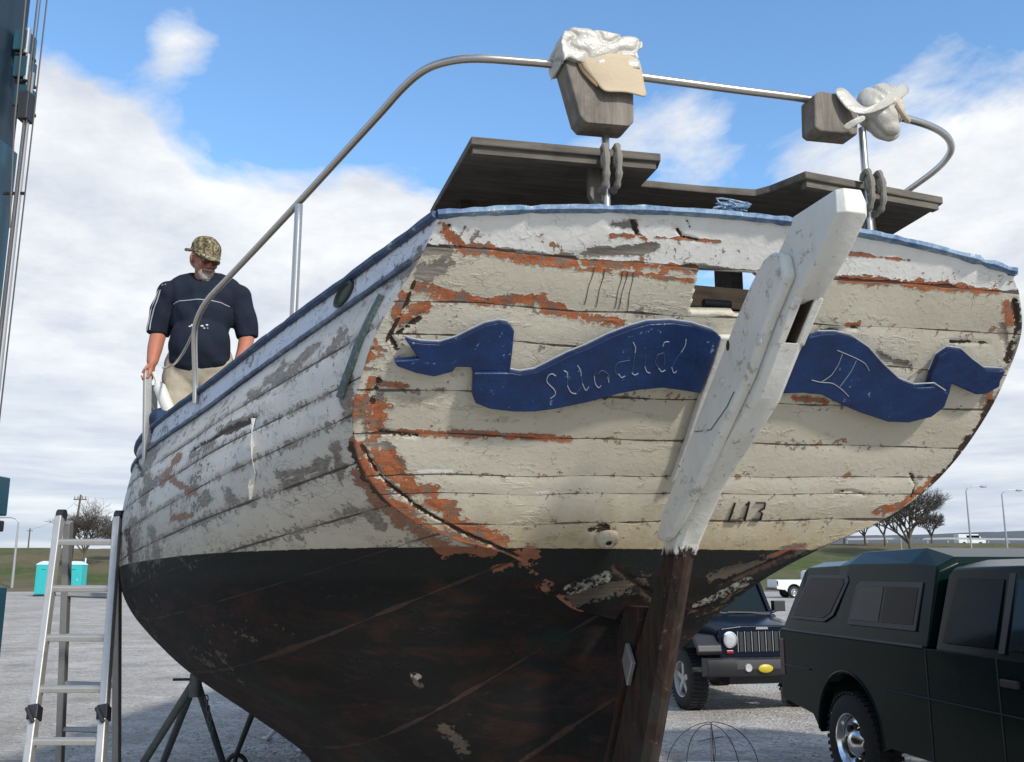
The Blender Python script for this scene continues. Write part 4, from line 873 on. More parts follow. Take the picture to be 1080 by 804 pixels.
# ------------------------------------------------------------------ PERSON
pw=wl_(-.90,3.05,0); pe=empty('person',(pw.x+.060,pw.y,2.03),R(9),label='bearded man in navy T-shirt and camouflage cap standing on the boat, looking down',cat='person')
def P_(*a): return Vector(a)
hz=1.60
def body_parts(m,inf=0.,what='all'):
    i=inf
    if what in('all','legs'):
        for sx in (-1,1):
            m.tube([P_(.09*sx,.02,.97),P_(.105*sx,0,.75),P_(.11*sx,-.01,.52),P_(.115*sx,.02,.30),P_(.12*sx,.03,.09)],[.115+i,.098+i,.068+i,.060+i,.045+i],18,round_=True)
        m.ell((0,.0,.95),(.185+i,.135+i,.13+i),24,14)
    if what in('all','feet'):
        for sx in(-1,1): m.tube([P_(.12*sx,.07,.045),P_(.125*sx,-.05,.045),P_(.135*sx,-.15,.03)],[.043+i,.045+i,.032+i],14,round_=True)
    if what in('all','torso'):
        m.ell((0,-.040,1.08),(.178+i,.165+i,.17+i),24,16); m.ell((0,-.02,1.26),(.172+i,.135+i,.17+i),24,16); m.ell((0,0,1.37),(.195+i,.125+i,.12+i),24,14)
        m.tube([P_(-.16,.01,1.42),P_(-.08,.02,1.46),P_(.08,.02,1.46),P_(.16,.01,1.42)],[.075+i,.075+i,.075+i,.075+i],16,round_=True)
    if what in('all','neck'): m.tube([P_(0,.02,1.42),P_(0,-.015,1.50),P_(.0,-.05,1.56)],[.072,.066,.06],16)
armL=[P_(-.205,.01,1.395),P_(-.245,.02,1.29),P_(-.268,.035,1.165),P_(-.270,-.02,1.06),P_(-.268,-.075,.965)]
armR=[P_(.205,.01,1.395),P_(.245,.02,1.29),P_(.272,.03,1.165),P_(.268,-.03,1.06),P_(.25,-.10,.965)]
rA=[.068,.060,.050,.046,.034]
def hand(m,w,d,side,grip):
    d=d.normalized(); x=Vector((0,-1,0)) if grip else Vector((side*.2,-1,0)).normalized(); x=(x-d*x.dot(d)).normalized(); y=d.cross(x)
    # palm: from wrist w along d
    for t in (0,.33,.66,1): 
        pass
    c0=w; c1=w+d*.045; c2=w+d*.09
    for k in (-1.5,-.5,.5,1.5): m.tube([c0+x*k*.010,c1+x*k*.017,c2+x*k*.020],[.020,.017,.014],10,round_=True)
    Ls=[.060,.072,.078,.068]
    for j,k in enumerate((-1.5,-.5,.5,1.5)):
        b=c2+x*k*.020; inw=-y*side; L=Ls[j]
        if grip: pts=[b,b+d*L*.35+inw*.006,b+d*L*.45+inw*.030,b+d*L*.2+inw*.046]
        else: pts=[b,b+d*L*.4+inw*.006,b+d*L*.75+inw*.018,b+d*L*.95+inw*.034]
        m.tube(pts,[.0095,.009,.008,.0065],8,round_=True)
    b=c0+d*.03+x*.030; m.tube([b,b+x*.022+d*.02-y*side*.01,b+x*.026+d*.045-y*side*.025,b+x*.018+d*.062-y*side*.036],[.013,.011,.010,.008],8,round_=True)
m2=MB(); body_parts(m2)
m2.tube(armL,rA,14,round_=True); m2.tube(armR,rA,14,round_=True)
hand(m2,armL[-1],P_(.0,-.25,-1),-1,True); hand(m2,armR[-1],P_(-.05,-.35,-1),1,False)
HT=Matrix.Rotation(R(33),3,'Z')@Matrix.Rotation(R(24),3,'X'); HC=P_(.0,-.065,1.615)
def H(x,y,z): return HC+HT@Vector((x,y,z))
def Hell(m,c,r): m.ell(H(*c),r,22,14,M=HT)
Hell(m2,(0,.012,.02),(.078,.096,.100)); Hell(m2,(0,-.025,-.045),(.062,.068,.070)); Hell(m2,(0,-.035,-.085),(.040,.045,.035)); Hell(m2,(0,-.096,-.020),(.014,.022,.026)); Hell(m2,(0,-.103,-.034),(.017,.014,.012))
for sx in (-1,1): Hell(m2,(.079*sx,.012,-.012),(.012,.020,.032)); Hell(m2,(.036*sx,-.072,-.030),(.024,.020,.020)); Hell(m2,(.030*sx,-.082,.018),(.024,.012,.008))
Hell(m2,(0,-.086,-.066),(.024,.012,.006)); Hell(m2,(0,-.085,-.078),(.021,.012,.007))
bo=m2.build('body','skin',pe); remesh(bo,.0062,3,.45)
m2=MB(); [m2.ell(H(.030*sx,-.083,.002),(.013,.011,.010),12,8) for sx in (-1,1)]; each(m2,'eye','white_plastic',pe,smooth=True)
# beard, moustache, side hair
m2=MB(); Hell(m2,(0,-.066,-.098),(.036,.040,.034)); Hell(m2,(0,-.096,-.056),(.032,.012,.008))
for sx in(-1,1): Hell(m2,(.034*sx,-.062,-.082),(.014,.026,.026)); Hell(m2,(.070*sx,.025,-.02),(.012,.018,.030))
Hell(m2,(0,.055,-.035),(.068,.05,.05)); Hell(m2,(0,-.080,-.102),(.035,.030,.030))
o=m2.build('beard','hair_grey',pe); remesh(o,.005,2,.4,lambda p:.004*vnoise(p.x*90,p.y*90,p.z*60))
pe.scale=(.95,.97,1)
# clothes
m2=MB(); body_parts(m2,.014,'torso'); m2.ell((0,-.025,1.0),(.188,.160,.13),24,12)
m2.tube([p for p in armL[:3]]+[armL[2]+P_(-.002,.0,-.015)],[.086,.081,.074,.070],16,round_=False); m2.tube([p for p in armR[:3]]+[armR[2]+P_(.002,.0,-.015)],[.086,.081,.074,.070],16,round_=False); m2.ell(armL[0],(.088,.088,.088),20,14); m2.ell(armR[0],(.088,.088,.088),20,14)
m2.tube([P_(0,.02,1.44),P_(0,.0,1.495)],[.10,.080],18)
def fold(p): return .010*vnoise(p.x*7,p.y*7,p.z*11+p.x*6)+.006*vnoise(p.x*16+p.z*8,p.y*14,p.z*5)
sh=m2.build('shirt','shirt_navy',pe); remesh(sh,.009,4,.5,fold)
def surf(o,x,z,front=True,off=.003):
    best=None
    for v in o.data.vertices:
        if v.normal.y<-.1:
            d=(v.co.x-x)**2+(v.co.z-z)**2
            if best is None or d<best[0]: best=(d,v.co.copy(),v.normal.copy())
    return best[1]+best[2]*off
m2=MB()
m2.tube([surf(sh,x,1.318+.012*math.cos(x*8)) for x in np.linspace(-.165,.165,16)],.0035,6)
m2.build('chest_piping',simple('piping',(.35,.36,.38),.8),sh)
m2=MB(); rd=random.Random(4)
for (x,z,r_) in ((-.02,1.165,.014),(-.04,1.158,.008),(.035,1.165,.010),(.055,1.17,.009),(.045,1.15,.007),(.065,1.155,.005)): p=surf(sh,x,z,off=.0); m2.ell(p,(r_,.004,r_*.6),10,6)
each(m2,'paint_splash','white_plastic',sh)
m2=MB()
for k in (-.010,.008): m2.tube([surf(sh,x+k,z,off=.0) for x,z in ((-.235,1.44),(-.265,1.40),(-.285,1.34),(-.300,1.28),(-.312,1.21),(-.318,1.17))],.0042,6)
each(m2,'sleeve_stripe',MATS['piping'],sh)
m2=MB(); body_parts(m2,.016,'legs'); tr_=m2.build('trousers','khaki',pe); remesh(tr_,.010,4,.5,lambda p:.010*vnoise(p.x*8,p.y*8,p.z*14)+.004*vnoise(p.x*20,p.y*20,p.z*24))
m2=MB(); body_parts(m2,.012,'feet'); o=m2.build('shoe','seat_dark',pe); remesh(o,.01,2)
# cap
m2=MB(); Hell(m2,(0,.012,.055),(.090,.107,.078)); m2.ell(H(0,.012,.035),(.092,.109,.035),24,10,M=HT)
cp_=m2.build('cap','camo',pe); remesh(cp_,.006,3,.5,lambda p:.003*vnoise(p.x*25,p.y*25,p.z*25))
m2=MB(); rows=[]
for j,rr in enumerate((.86,1.15,1.45,1.72)):
    rows.append([H(math.sin(a)*(.088 if j<2 else .082-.008*j)*(1.02),.012-.108*math.cos(a)*(1+(rr-.86)*.95),.040-.008*j-.016*abs(math.sin(a))) for a in np.linspace(-1.25,1.25,13)])
sheet(rows,'brim','camo',cp_,.006,1)
m2=MB(); m2.tube([H(-.082,.02,.028),H(-.110,.05,.020)],.010,8,round_=True); m2.build('cap_strap','camo',cp_)
# glasses
m2=MB()
for sx in(-1,1):
    c=H(.033*sx,-.104,.000); m2.tube([c+HT@Vector((math.cos(a)*.025,0,math.sin(a)*.018)) for a in np.linspace(0,2*math.pi,17)],.0022,6)
    m2.tube([H(.058*sx,-.102,.004),H(.082*sx,-.03,.002),H(.084*sx,.02,-.002)],.0022,6)
m2.tube([H(-.009,-.106,.004),H(.009,-.106,.004)],.002,6); gl=m2.build('glasses','black_plastic',pe)
m2=MB(); [m2.ell(H(.033*sx,-.103,0),(.024,.003,.017),16,8,M=HT) for sx in(-1,1)]; each(m2,'lens','lens',gl,smooth=True)
# boarding ladder held by the man
hp_=Matrix.Rotation(pe.rotation_euler.z,3,'Z')@Vector((-.268,-.115,.875))+pe.location
zt=hp_+Vector((.0,0,.035)); zt2=zt+Vector((-.10,.36,-.02)); foot=Vector((zt.x+.04,zt.y+.05,2.035)); foot2=Vector((zt2.x+.06,zt2.y+.05,2.035))
bl=empty('boarding_ladder',foot,label='narrow aluminium boarding ladder on the port side deck, its rail top held by the man',cat='ladder'); L=foot.copy()
MB().bar(zt-L,foot-L,.024,.045).build('rail','alu',bl,bevel=.004); MB().bar(zt2-L,foot2-L,.024,.045).build('rail','alu',bl,bevel=.004)
for k in range(3): 
    t=(k+.6)/3.2; MB().tube([zt.lerp(foot,t)-L,zt2.lerp(foot2,t)-L],.014,8).build('rung','alu',bl,smooth=True)
# ------------------------------------------------------------------ A-frame ladder
def pt(u,v,y): return Vector(yp(u,v,y))
TL,TR=pt(63,546,5.62),pt(124,547,5.62)
lad=empty('stepladder',(TL.x,TL.y-.4,0),label='folding aluminium stepladder standing open at the left, beside the hull',cat='ladder'); L=lad.location.copy()
def ext(a,b): t=a.z/(a.z-b.z); return a+(b-a)*t
FLb=ext(TL,pt(30,804,5.0)); FRb=ext(TR,pt(106,804,5.0)); BLt=TL+Vector((.03,.05,-.02)); BRt=TR+Vector((-.02,.05,-.02))
BLb=ext(BLt,pt(63,804,6.12)); BRb=ext(BRt,pt(123,804,6.12))
for nm,a,b in (('rail',TL,FLb),('rail',TR,FRb)): MB().bar(a-L,b-L,.058,.040,up=(1,0,0)).build(nm,'alu',lad,bevel=.006)
for nm,a,b in (('rear_rail',BLt,BLb),('rear_rail',BRt,BRb)): MB().bar(a-L,b-L,.054,.040,up=(1,0,0)).build(nm,'alu_dark',lad,bevel=.006)
for a,b in ((TL,FLb),(TR,FRb),(BLt,BLb),(BRt,BRb)): MB().bar(b-L,b-L+(a-b)*.03,.045,.08,up=(1,0,0)).build('foot','rubber',lad,bevel=.006)
for v in (572,621,673,727,782,840,900):
    def at_v(a,b,v):
        lo,hi=0.,1.
        for _ in range(30):
            m=(lo+hi)/2; p=a.lerp(b,m); y=p.y*math.cos(PIT)+(p.z-CH)*math.sin(PIT); vv=402-FPX*(-p.y*math.sin(PIT)+(p.z-CH)*math.cos(PIT))/y
            if vv<v: lo=m
            else: hi=m
        return a.lerp(b,lo)
    a,b=at_v(TL,FLb,v),at_v(TR,FRb,v); MB().bar(a-L,b-L,.035,.032,up=(0,-.3,1)).build('rung','alu',lad,bevel=.006)
for v in (628,672,722,770,820): 
    a,b=at_v(BLt,BLb,v-1),at_v(BRt,BRb,v+1); MB().bar(a-L,b-L,.032,.028,up=(0,.3,1)).build('rung','alu_dark',lad,bevel=.005)
for a,b in ((TL,FLb),(TR,FRb)):
    c=at_v(a,b,745); d=at_v(a,b,760); MB().bar(c-L,d-L,.070,.054,up=(1,0,0)).tube([c-L+Vector((-.02,-.05,0)),d-L+Vector((.02,-.05,0))],.012,8).build('lock_sleeve','black_plastic',lad,bevel=.004)
for c,b in ((TL,BLt),(TR,BRt)):
    MB().lathe([(.001,-.02),(.034,-.02),(.034,.02),(.001,.02)],c-L+Vector((0,.02,.015)),'x',18).build('hinge','black_plastic',lad,smooth=True)
# ------------------------------------------------------------------ boat stands
def stand(apexp,feet,label,m='stand_steel',head=True,top=None):
    a=Vector(apexp); e=empty('boat_stand',(a.x,a.y,0),label=label,cat='boat stand',group='steel stands propping the hull'); L=e.location.copy()
    for f_ in feet:
        f_=Vector(f_); MB().tube([a-L-Vector((0,0,.03)),f_-L],.024,10).build('leg',m,e,smooth=True); MB().box(f_-L+Vector((0,0,.012)),(.10,.10,.02)).build('foot_plate',m,e)
    c=sum((Vector(f_) for f_ in feet),Vector())/len(feet); lo=[a.lerp(Vector(f_),.72)-L for f_ in feet]
    for i in range(len(lo)): MB().tube([lo[i],lo[(i+1)%len(lo)]],.009,8).build('brace',m,e,smooth=True)
    MB().tube([a-L-Vector((0,0,.13)),a-L-Vector((0,0,.0))],.036,12).build('collar',m,e,smooth=True)
    t=Vector(top) if top else a+Vector((.05,0,.10))
    MB().tube([a-L-Vector((0,0,.05)),t-L],.015,10).build('screw','black_plastic',e,smooth=True)
    MB().tube([a-L+Vector((-.13,-.02,-.03)),a-L+Vector((.06,0,-.03))],.008,8).build('handle','black_plastic',e,smooth=True)
    MB().box(t-L+Vector((.02,0,.01)),(.22,.22,.035),Matrix.Rotation(R(40),3,'Y')).build('pad','dark_wood',e,bevel=.006)
    return e
ap=pt(207,711,5.9)
stand(ap,[zp(88,905,0),zp(150,860,0),zp(246,838,0)],'steel boat stand under the port bilge, leftmost, its legs spread wide','stand_steel',top=pt(210,694,5.95))
ap2=pt(282,712,6.0)
def prop():
    t=Vector(ap2); b=Vector(zp(243,812,0)); e=empty('prop_stand',(b.x,b.y,0),label='single brown prop pole under the hull with a hooked foot casting',cat='boat stand'); L=e.location.copy()
    MB().tube([t-L,b.lerp(t,.22)-L],.022,12).build('pole','stand_brown',e,smooth=True)
    MB().box(t-L,(.2,.2,.04),Matrix.Rotation(R(50),3,'Y')).build('pad','dark_wood',e)
    k=b.lerp(t,.22)-L; MB().tube(smooth_path([k+Vector((-.10,0,-.28)),k+Vector((-.09,0,-.10)),k+Vector((-.02,0,.0)),k+Vector((.07,0,-.03)),k+Vector((.10,0,-.14)),k+Vector((.06,0,-.19))],5),.020,8).build('hook','stand_brown',e,smooth=True)
    MB().tube([k,k+Vector((-.03,0,-k.z+.02))],.02,10).build('lower_pole','stand_brown',e,smooth=True)
    MB().lathe([(.001,.0),(.12,.0),(.11,.02),(.03,.04),(.001,.04)],(k.x-.03,k.y,0),'z',20).build('base','stand_brown',e)
prop()
ap3=Vector(wor(.15,5.3,1.0)); f3=[zp(281,780,0),zp(318,793,0),(ap3.x+.55,ap3.y+.5,0)]
stand(ap3,f3,'far boat stand deep in the shade under the hull, right of the prop pole','white_metal')
# chain between the stand legs
m2=MB(); a=ap+Vector((.07,0,-.14)); b=ap+Vector((.12,-.02,-.34))
for i in range(8):
    c=a.lerp(b,i/7.); M_=Matrix.Rotation(R(90*(i%2)),3,'Z')
    m2.tube([c+M_@Vector((math.cos(t)*.010,0,math.sin(t)*.02)) for t in np.linspace(0,6.283,11)],.004,5)
tag(m2.build('chain','stand_steel'),'short steel chain hanging from the leftmost boat stand','chain')
# ------------------------------------------------------------------ wire hoop and white sheet on the ground
c=zp(752,815,0); e=empty('wire_frame',(c[0],c[1],0),label='rusty bent wire hoops standing on the gravel beside the rudder',cat='wire frame'); 
def hoop(r,az,h,n=24,wx=0): return [Vector((math.cos(az)*r*math.cos(t),math.sin(az)*r*math.cos(t),h*math.sin(t))) for t in np.linspace(0,math.pi,n)]
for k,(r_,az,h) in enumerate(((.44,.12,.44),(.40,1.35,.43),(.30,2.3,.42))): MB().tube(hoop(r_,az,h),.0042,6).build('hoop','wire',e,smooth=True)
each(MB().tube([(-.13,0,.27),(.10,0,.31)],.005,6),'crosswire','wire',e); each(MB().tube([(0,0,.44),(.02,-.05,.2),(-.02,-.1,0)],.004,6),'crosswire','wire',e)
MB().tube([(math.cos(t)*.44,math.sin(t)*.44,.006) for t in np.linspace(0,6.2832,40)],.004,6).build('base_ring','wire',e)
c=zp(716,812,0); rows=[[Vector((c[0]+(-.35+.12*j)+.1*i,c[1]-.75+.25*i,.012+.035*abs(vnoise(i*.9,j*.8,2))+(.05 if 0<i<4 and 0<j<6 else 0))) for j in range(7)] for i in range(5)]
tag(sheet(rows,'plastic_sheet','white_plastic',None,.003,2),'crumpled white plastic sheet lying on the gravel under the rudder','plastic sheet')
# scattered stones
def stones(n,name,label,seed,x0,x1,y0,y1):
    m=MB(); rd=random.Random(seed)
    for i in range(n):
        x,y=rd.uniform(x0,x1),rd.uniform(y0,y1); r_=rd.uniform(.007,.016)*(1.8 if rd.random()<.12 else 1); b=len(m.v)
        pts=[Vector((math.cos(a)*r_*rd.uniform(.7,1.2),math.sin(a)*r_*rd.uniform(.7,1.2),rd.uniform(0,.3)*r_)) for a in (0,1.2,2.4,3.7,5)]
        vs=[p+Vector((x,y,0)) for p in pts]+[Vector((x+rd.uniform(-.3,.3)*r_,y,r_*rd.uniform(.5,.9)))]
        m.add(vs,[(k,(k+1)%5,5) for k in range(5)])
    return tag(m.build(name,simple(name+'_mat',(.36,.34,.31),.9,0,.35,9),fix=False),label,'stones',kind='stuff')
stones(13000,'loose_stones','loose pale stones scattered over the gravel lot',5,-6,9,4.2,16)
# ------------------------------------------------------------------ VEHICLES
def wheel(parent,c,r,w,side,spokes,rimm='alu',dish=.02):
    # side: +1 outer face toward +y, -1 toward -y
    prof=[(r*.60,-w/2),(r*.80,-w/2-.004),(r*.94,-w/2+.02),(r,-w/2+.05),(r,w/2-.05),(r*.94,w/2-.02),(r*.80,w/2+.004),(r*.60,w/2),(r*.58,w/2-.03),(r*.58,-w/2+.03),(r*.60,-w/2)]
    m=MB(); m.lathe(prof,c,'y',40)
    n=44
    for k in range(n):
        a=2*math.pi*k/n; 
        for yy in (-w*.24,w*.24): 
            M_=Matrix.Rotation(-a,3,'Y'); m.box(Vector(c)+M_@Vector((r+.002,yy,0)),(.018,w*.36,r*2*math.pi/n*.55),M_)
    t=m.build('wheel','rubber',parent,smooth=True)
    s=side; R_=MB(); f=w/2-.035
    R_.lathe([(r*.60,s*(w/2-.005)),(r*.57,s*(w/2-.01)),(r*.53,s*(f-.01)),(r*.50,s*(f-.06))],c,'y',40)
    if spokes:
        R_.lathe([(.001,s*(f+.005)),(r*.16,s*(f+.005)),(r*.18,s*(f-.02)),(.001,s*(f-.02))],c,'y',24)
        for k in range(spokes):
            a=2*math.pi*k/spokes+.3; M_=Matrix.Rotation(-a,3,'Y'); R_.box(Vector(c)+M_@Vector((r*.33,s*(f-.015),0)),(r*.44,.03,r*.17),M_)
    else:
        R_.lathe([(r*.50,s*(f-.03)),(r*.42,s*(f-.015)),(r*.30,s*(f-.05)),(r*.24,s*(f+.0)),(r*.12,s*(f+.03)),(.001,s*(f+.03))],c,'y',32)
    R_.build('rim',rimm,t,smooth=True)
    d=MB(); d.lathe([(.001,s*(f-.07)),(r*.5,s*(f-.07))],c,'y',24); d.build('brake_disc','wire',t)
    if not spokes:
        d=MB(); [d.ell(Vector(c)+Vector((math.cos(a)*r*.36,s*(f-.025),math.sin(a)*r*.36)),(.035,.012,.035),10,6) for a in np.linspace(0,6.283,9)[:-1]]; each(d,'vent_hole','mark_black',t)
    return t
def xsec(x,pts): return [Vector((x,y,z)) for y,z in pts]
def mir(half): return half+[(-y,z) for y,z in reversed(half)]
# --- jeep-type off-road car (x forward, y left)
fw=Vector(zp(728,748,0)); ang=R(-77); h_=Vector((math.cos(ang),math.sin(ang),0)); lf=Vector((-math.sin(ang),math.cos(ang),0))
cen=fw+lf*.80      # front axle centre
je=empty('off_road_car',(cen.x,cen.y,0),ang,label='dark blue boxy off-road car with slotted grille and round headlamps, facing right behind the rudder',cat='car')
hood=MB(); hood.loft([xsec(.52,mir([(.60,.70),(.62,1.02),(.55,1.07),(.30,1.10)])),xsec(.30,mir([(.63,.70),(.65,1.07),(.58,1.12),(.30,1.145)])),xsec(-.50,mir([(.74,.70),(.76,1.14),(.68,1.19),(.32,1.22)]))])
hd=hood.build('hood','blue_jeep',je,smooth=True,bevel=.015,angle=50)
body=MB(); body.loft([xsec(-.50,mir([(.78,.50),(.80,.60),(.80,1.20)])),xsec(-3.1,mir([(.78,.50),(.80,.60),(.80,1.20)]))]); bd=body.build('body','blue_jeep',je,bevel=.03)
MB().box((-1.2,0,.45),(3.4,.9,.18)).build('chassis','black_plastic',je)
gm=MB(); gm.prism([Vector((.53,y,z)) for y,z in [(-.60,.68),(.60,.68),(.62,.95),(.58,1.07),(.3,1.10),(-.3,1.10),(-.58,1.07),(-.62,.95)]],(.045,0,0)); gr=gm.build('grille','blue_jeep',je,bevel=.012)
sm_=MB(); [sm_.box((.577,y,.90),(.012,.052,.25)) for y in np.linspace(-.30,.30,7)]; each(sm_,'grille_slot','mark_black',gr)
rb=MB(); [rb.box((.580,y,.90),(.012,.010,.26)) for y in np.linspace(-.35,.35,8)]; each(rb,'grille_bar','pole_grey',gr,bevel=.003)
MB().prism([Vector((.578,y,z)) for y,z in [(-.09,1.055),(.09,1.055),(.08,1.085),(-.08,1.085)]],(.008,0,0)).build('badge','chrome',gr)
for y in (-.47,.47):
    hl=MB().lathe([(.001,.0),(.075,.004),(.088,.0),(.094,-.02),(.094,-.06)],(.60,y,.93),'x',28).build('headlight','headlamp',je,smooth=True)
    MB().lathe([(.088,.004),(.104,.0),(.104,-.03),(.088,-.03)],(.60,y,.93),'x',28).build('bezel','chrome',hl,smooth=True)
    MB().box((.585,y*1.0,.775),(.02,.10,.045)).build('turn_signal','red_lens' if y<0 else 'yellow',je,bevel=.008)
for y in (-.77,.77):
    f=MB(); pr=[(.62,.78),(.60,.86),(.46,.98),(-.42,.99),(-.60,.80),(-.66,.60)]; inn=[(x*.93,z-.045) for x,z in pr]
    f.prism([Vector((x,y-.16,z)) for x,z in pr]+[Vector((x,y-.16,z)) for x,z in reversed(inn)],(0,.34,0)); f.build('fender','black_plastic' ,je,bevel=.015)
    f=MB(); f.prism([Vector((x-2.5,y-.10,z)) for x,z in pr]+[Vector((x-2.5,y-.10,z)) for x,z in reversed(inn)],(0,.22,0)); f.build('fender','black_plastic',je,bevel=.015)
    mr=MB().box((-.58,y*1.14,1.31),(.10,.18,.15)).tube([(-.55,y*.98,1.22),(-.55,y*1.12,1.26)],.02,8).build('mirror','black_plastic',je,bevel=.03)
bp=MB(); bp.loft([[Vector((x,y,z)) for x,z in ((.70,.48),(.86,.50),(.88,.58),(.86,.70),(.70,.70))] if 0 else [Vector((x*(1-.10*(abs(y)/.9)**3),y,z)) for x,z in ((.66,.47),(.84,.50),(.88,.58),(.86,.70),(.66,.71))] for y in np.linspace(-.88,.88,15)]); bu=bp.build('bumper','black_plastic',je,smooth=True,bevel=.01)
for y in (-.36,.36): MB().lathe([(.001,.0),(.045,.002),(.052,-.01),(.052,-.05)],(.885,y,.60),'x',20).build('fog_lamp','headlamp',bu,smooth=True)
MB().lathe([(.001,.012),(.088,.012),(.10,.006),(.10,-.02)],(0,0,0),'x',32).build('front_plate','yellow',bu,smooth=True); pl_=bpy.context.scene.objects['front_plate']; pl_.location=(.885,-.13,.59); pl_.scale=(1,1,.52)
m2=MB(); [m2.tube([(.902,y-.03,.57),(.902,y,.61),(.902,y+.03,.57)],.006,5) for y in (-.06,.0,.06)]; each(m2,'plate_mark','mark_black',pl_)
ws=[Vector((-.50,-.70,1.20)),Vector((-.50,.70,1.20)),Vector((-.78,.64,1.72)),Vector((-.78,-.64,1.72))]
f=MB(); 
for a,b in zip(ws,ws[1:]+ws[:1]): f.bar(a,b,.06,.06,up=(1,0,.4))
wf=f.build('windshield_frame','blue_jeep',je,bevel=.01)
MB().prism([p+Vector((-.01,0,0)) for p in ws],(-.012,0,0)).build('windshield','window_glass',je)
tp=MB(); tp.loft([xsec(-.72,mir([(.60,1.70),(.60,1.76),(.40,1.79)])),xsec(-3.0,mir([(.66,1.74),(.62,1.82),(.40,1.85)]))]); tp.build('roof','black_plastic',je,bevel=.02)
for y in(-.70,.70):
    sd=MB(); s=1 if y>0 else -1; pts=[(-.55,1.2),(-.80,1.72),(-3.0,1.76),(-3.08,1.2)]; sd.prism([Vector((x,y-(z-1.2)*.12*s,z)) for x,z in pts],(0,-.03*s,0)); sd.build('side_window','car_glass',je)
    for x0 in (-1.55,-2.4): MB().bar((x0,y+.012*s,1.2),(x0,y-.052*s,1.76),.07,.03,up=(1,0,0)).build('pillar','black_plastic',je)
sd=MB(); sd.prism([Vector((-3.08,y,z)) for y,z in ((-.7,1.2),(.7,1.2),(.63,1.78),(-.63,1.78))],(-.03,0,0)); sd.build('rear_window','car_glass',je)
for x in (-.0,-2.5):
    for y in (-.80,.80): wheel(je,(x,y,.39),.39,.25,1 if y>0 else -1,5)
MB().tube([(-.42,.0,1.235),(-.42,.45,1.225)],.012,6).build('wiper','black_plastic',je); MB().tube([(-.42,-.1,1.235),(-.42,-.5,1.225)],.012,6).build('wiper','black_plastic',je)
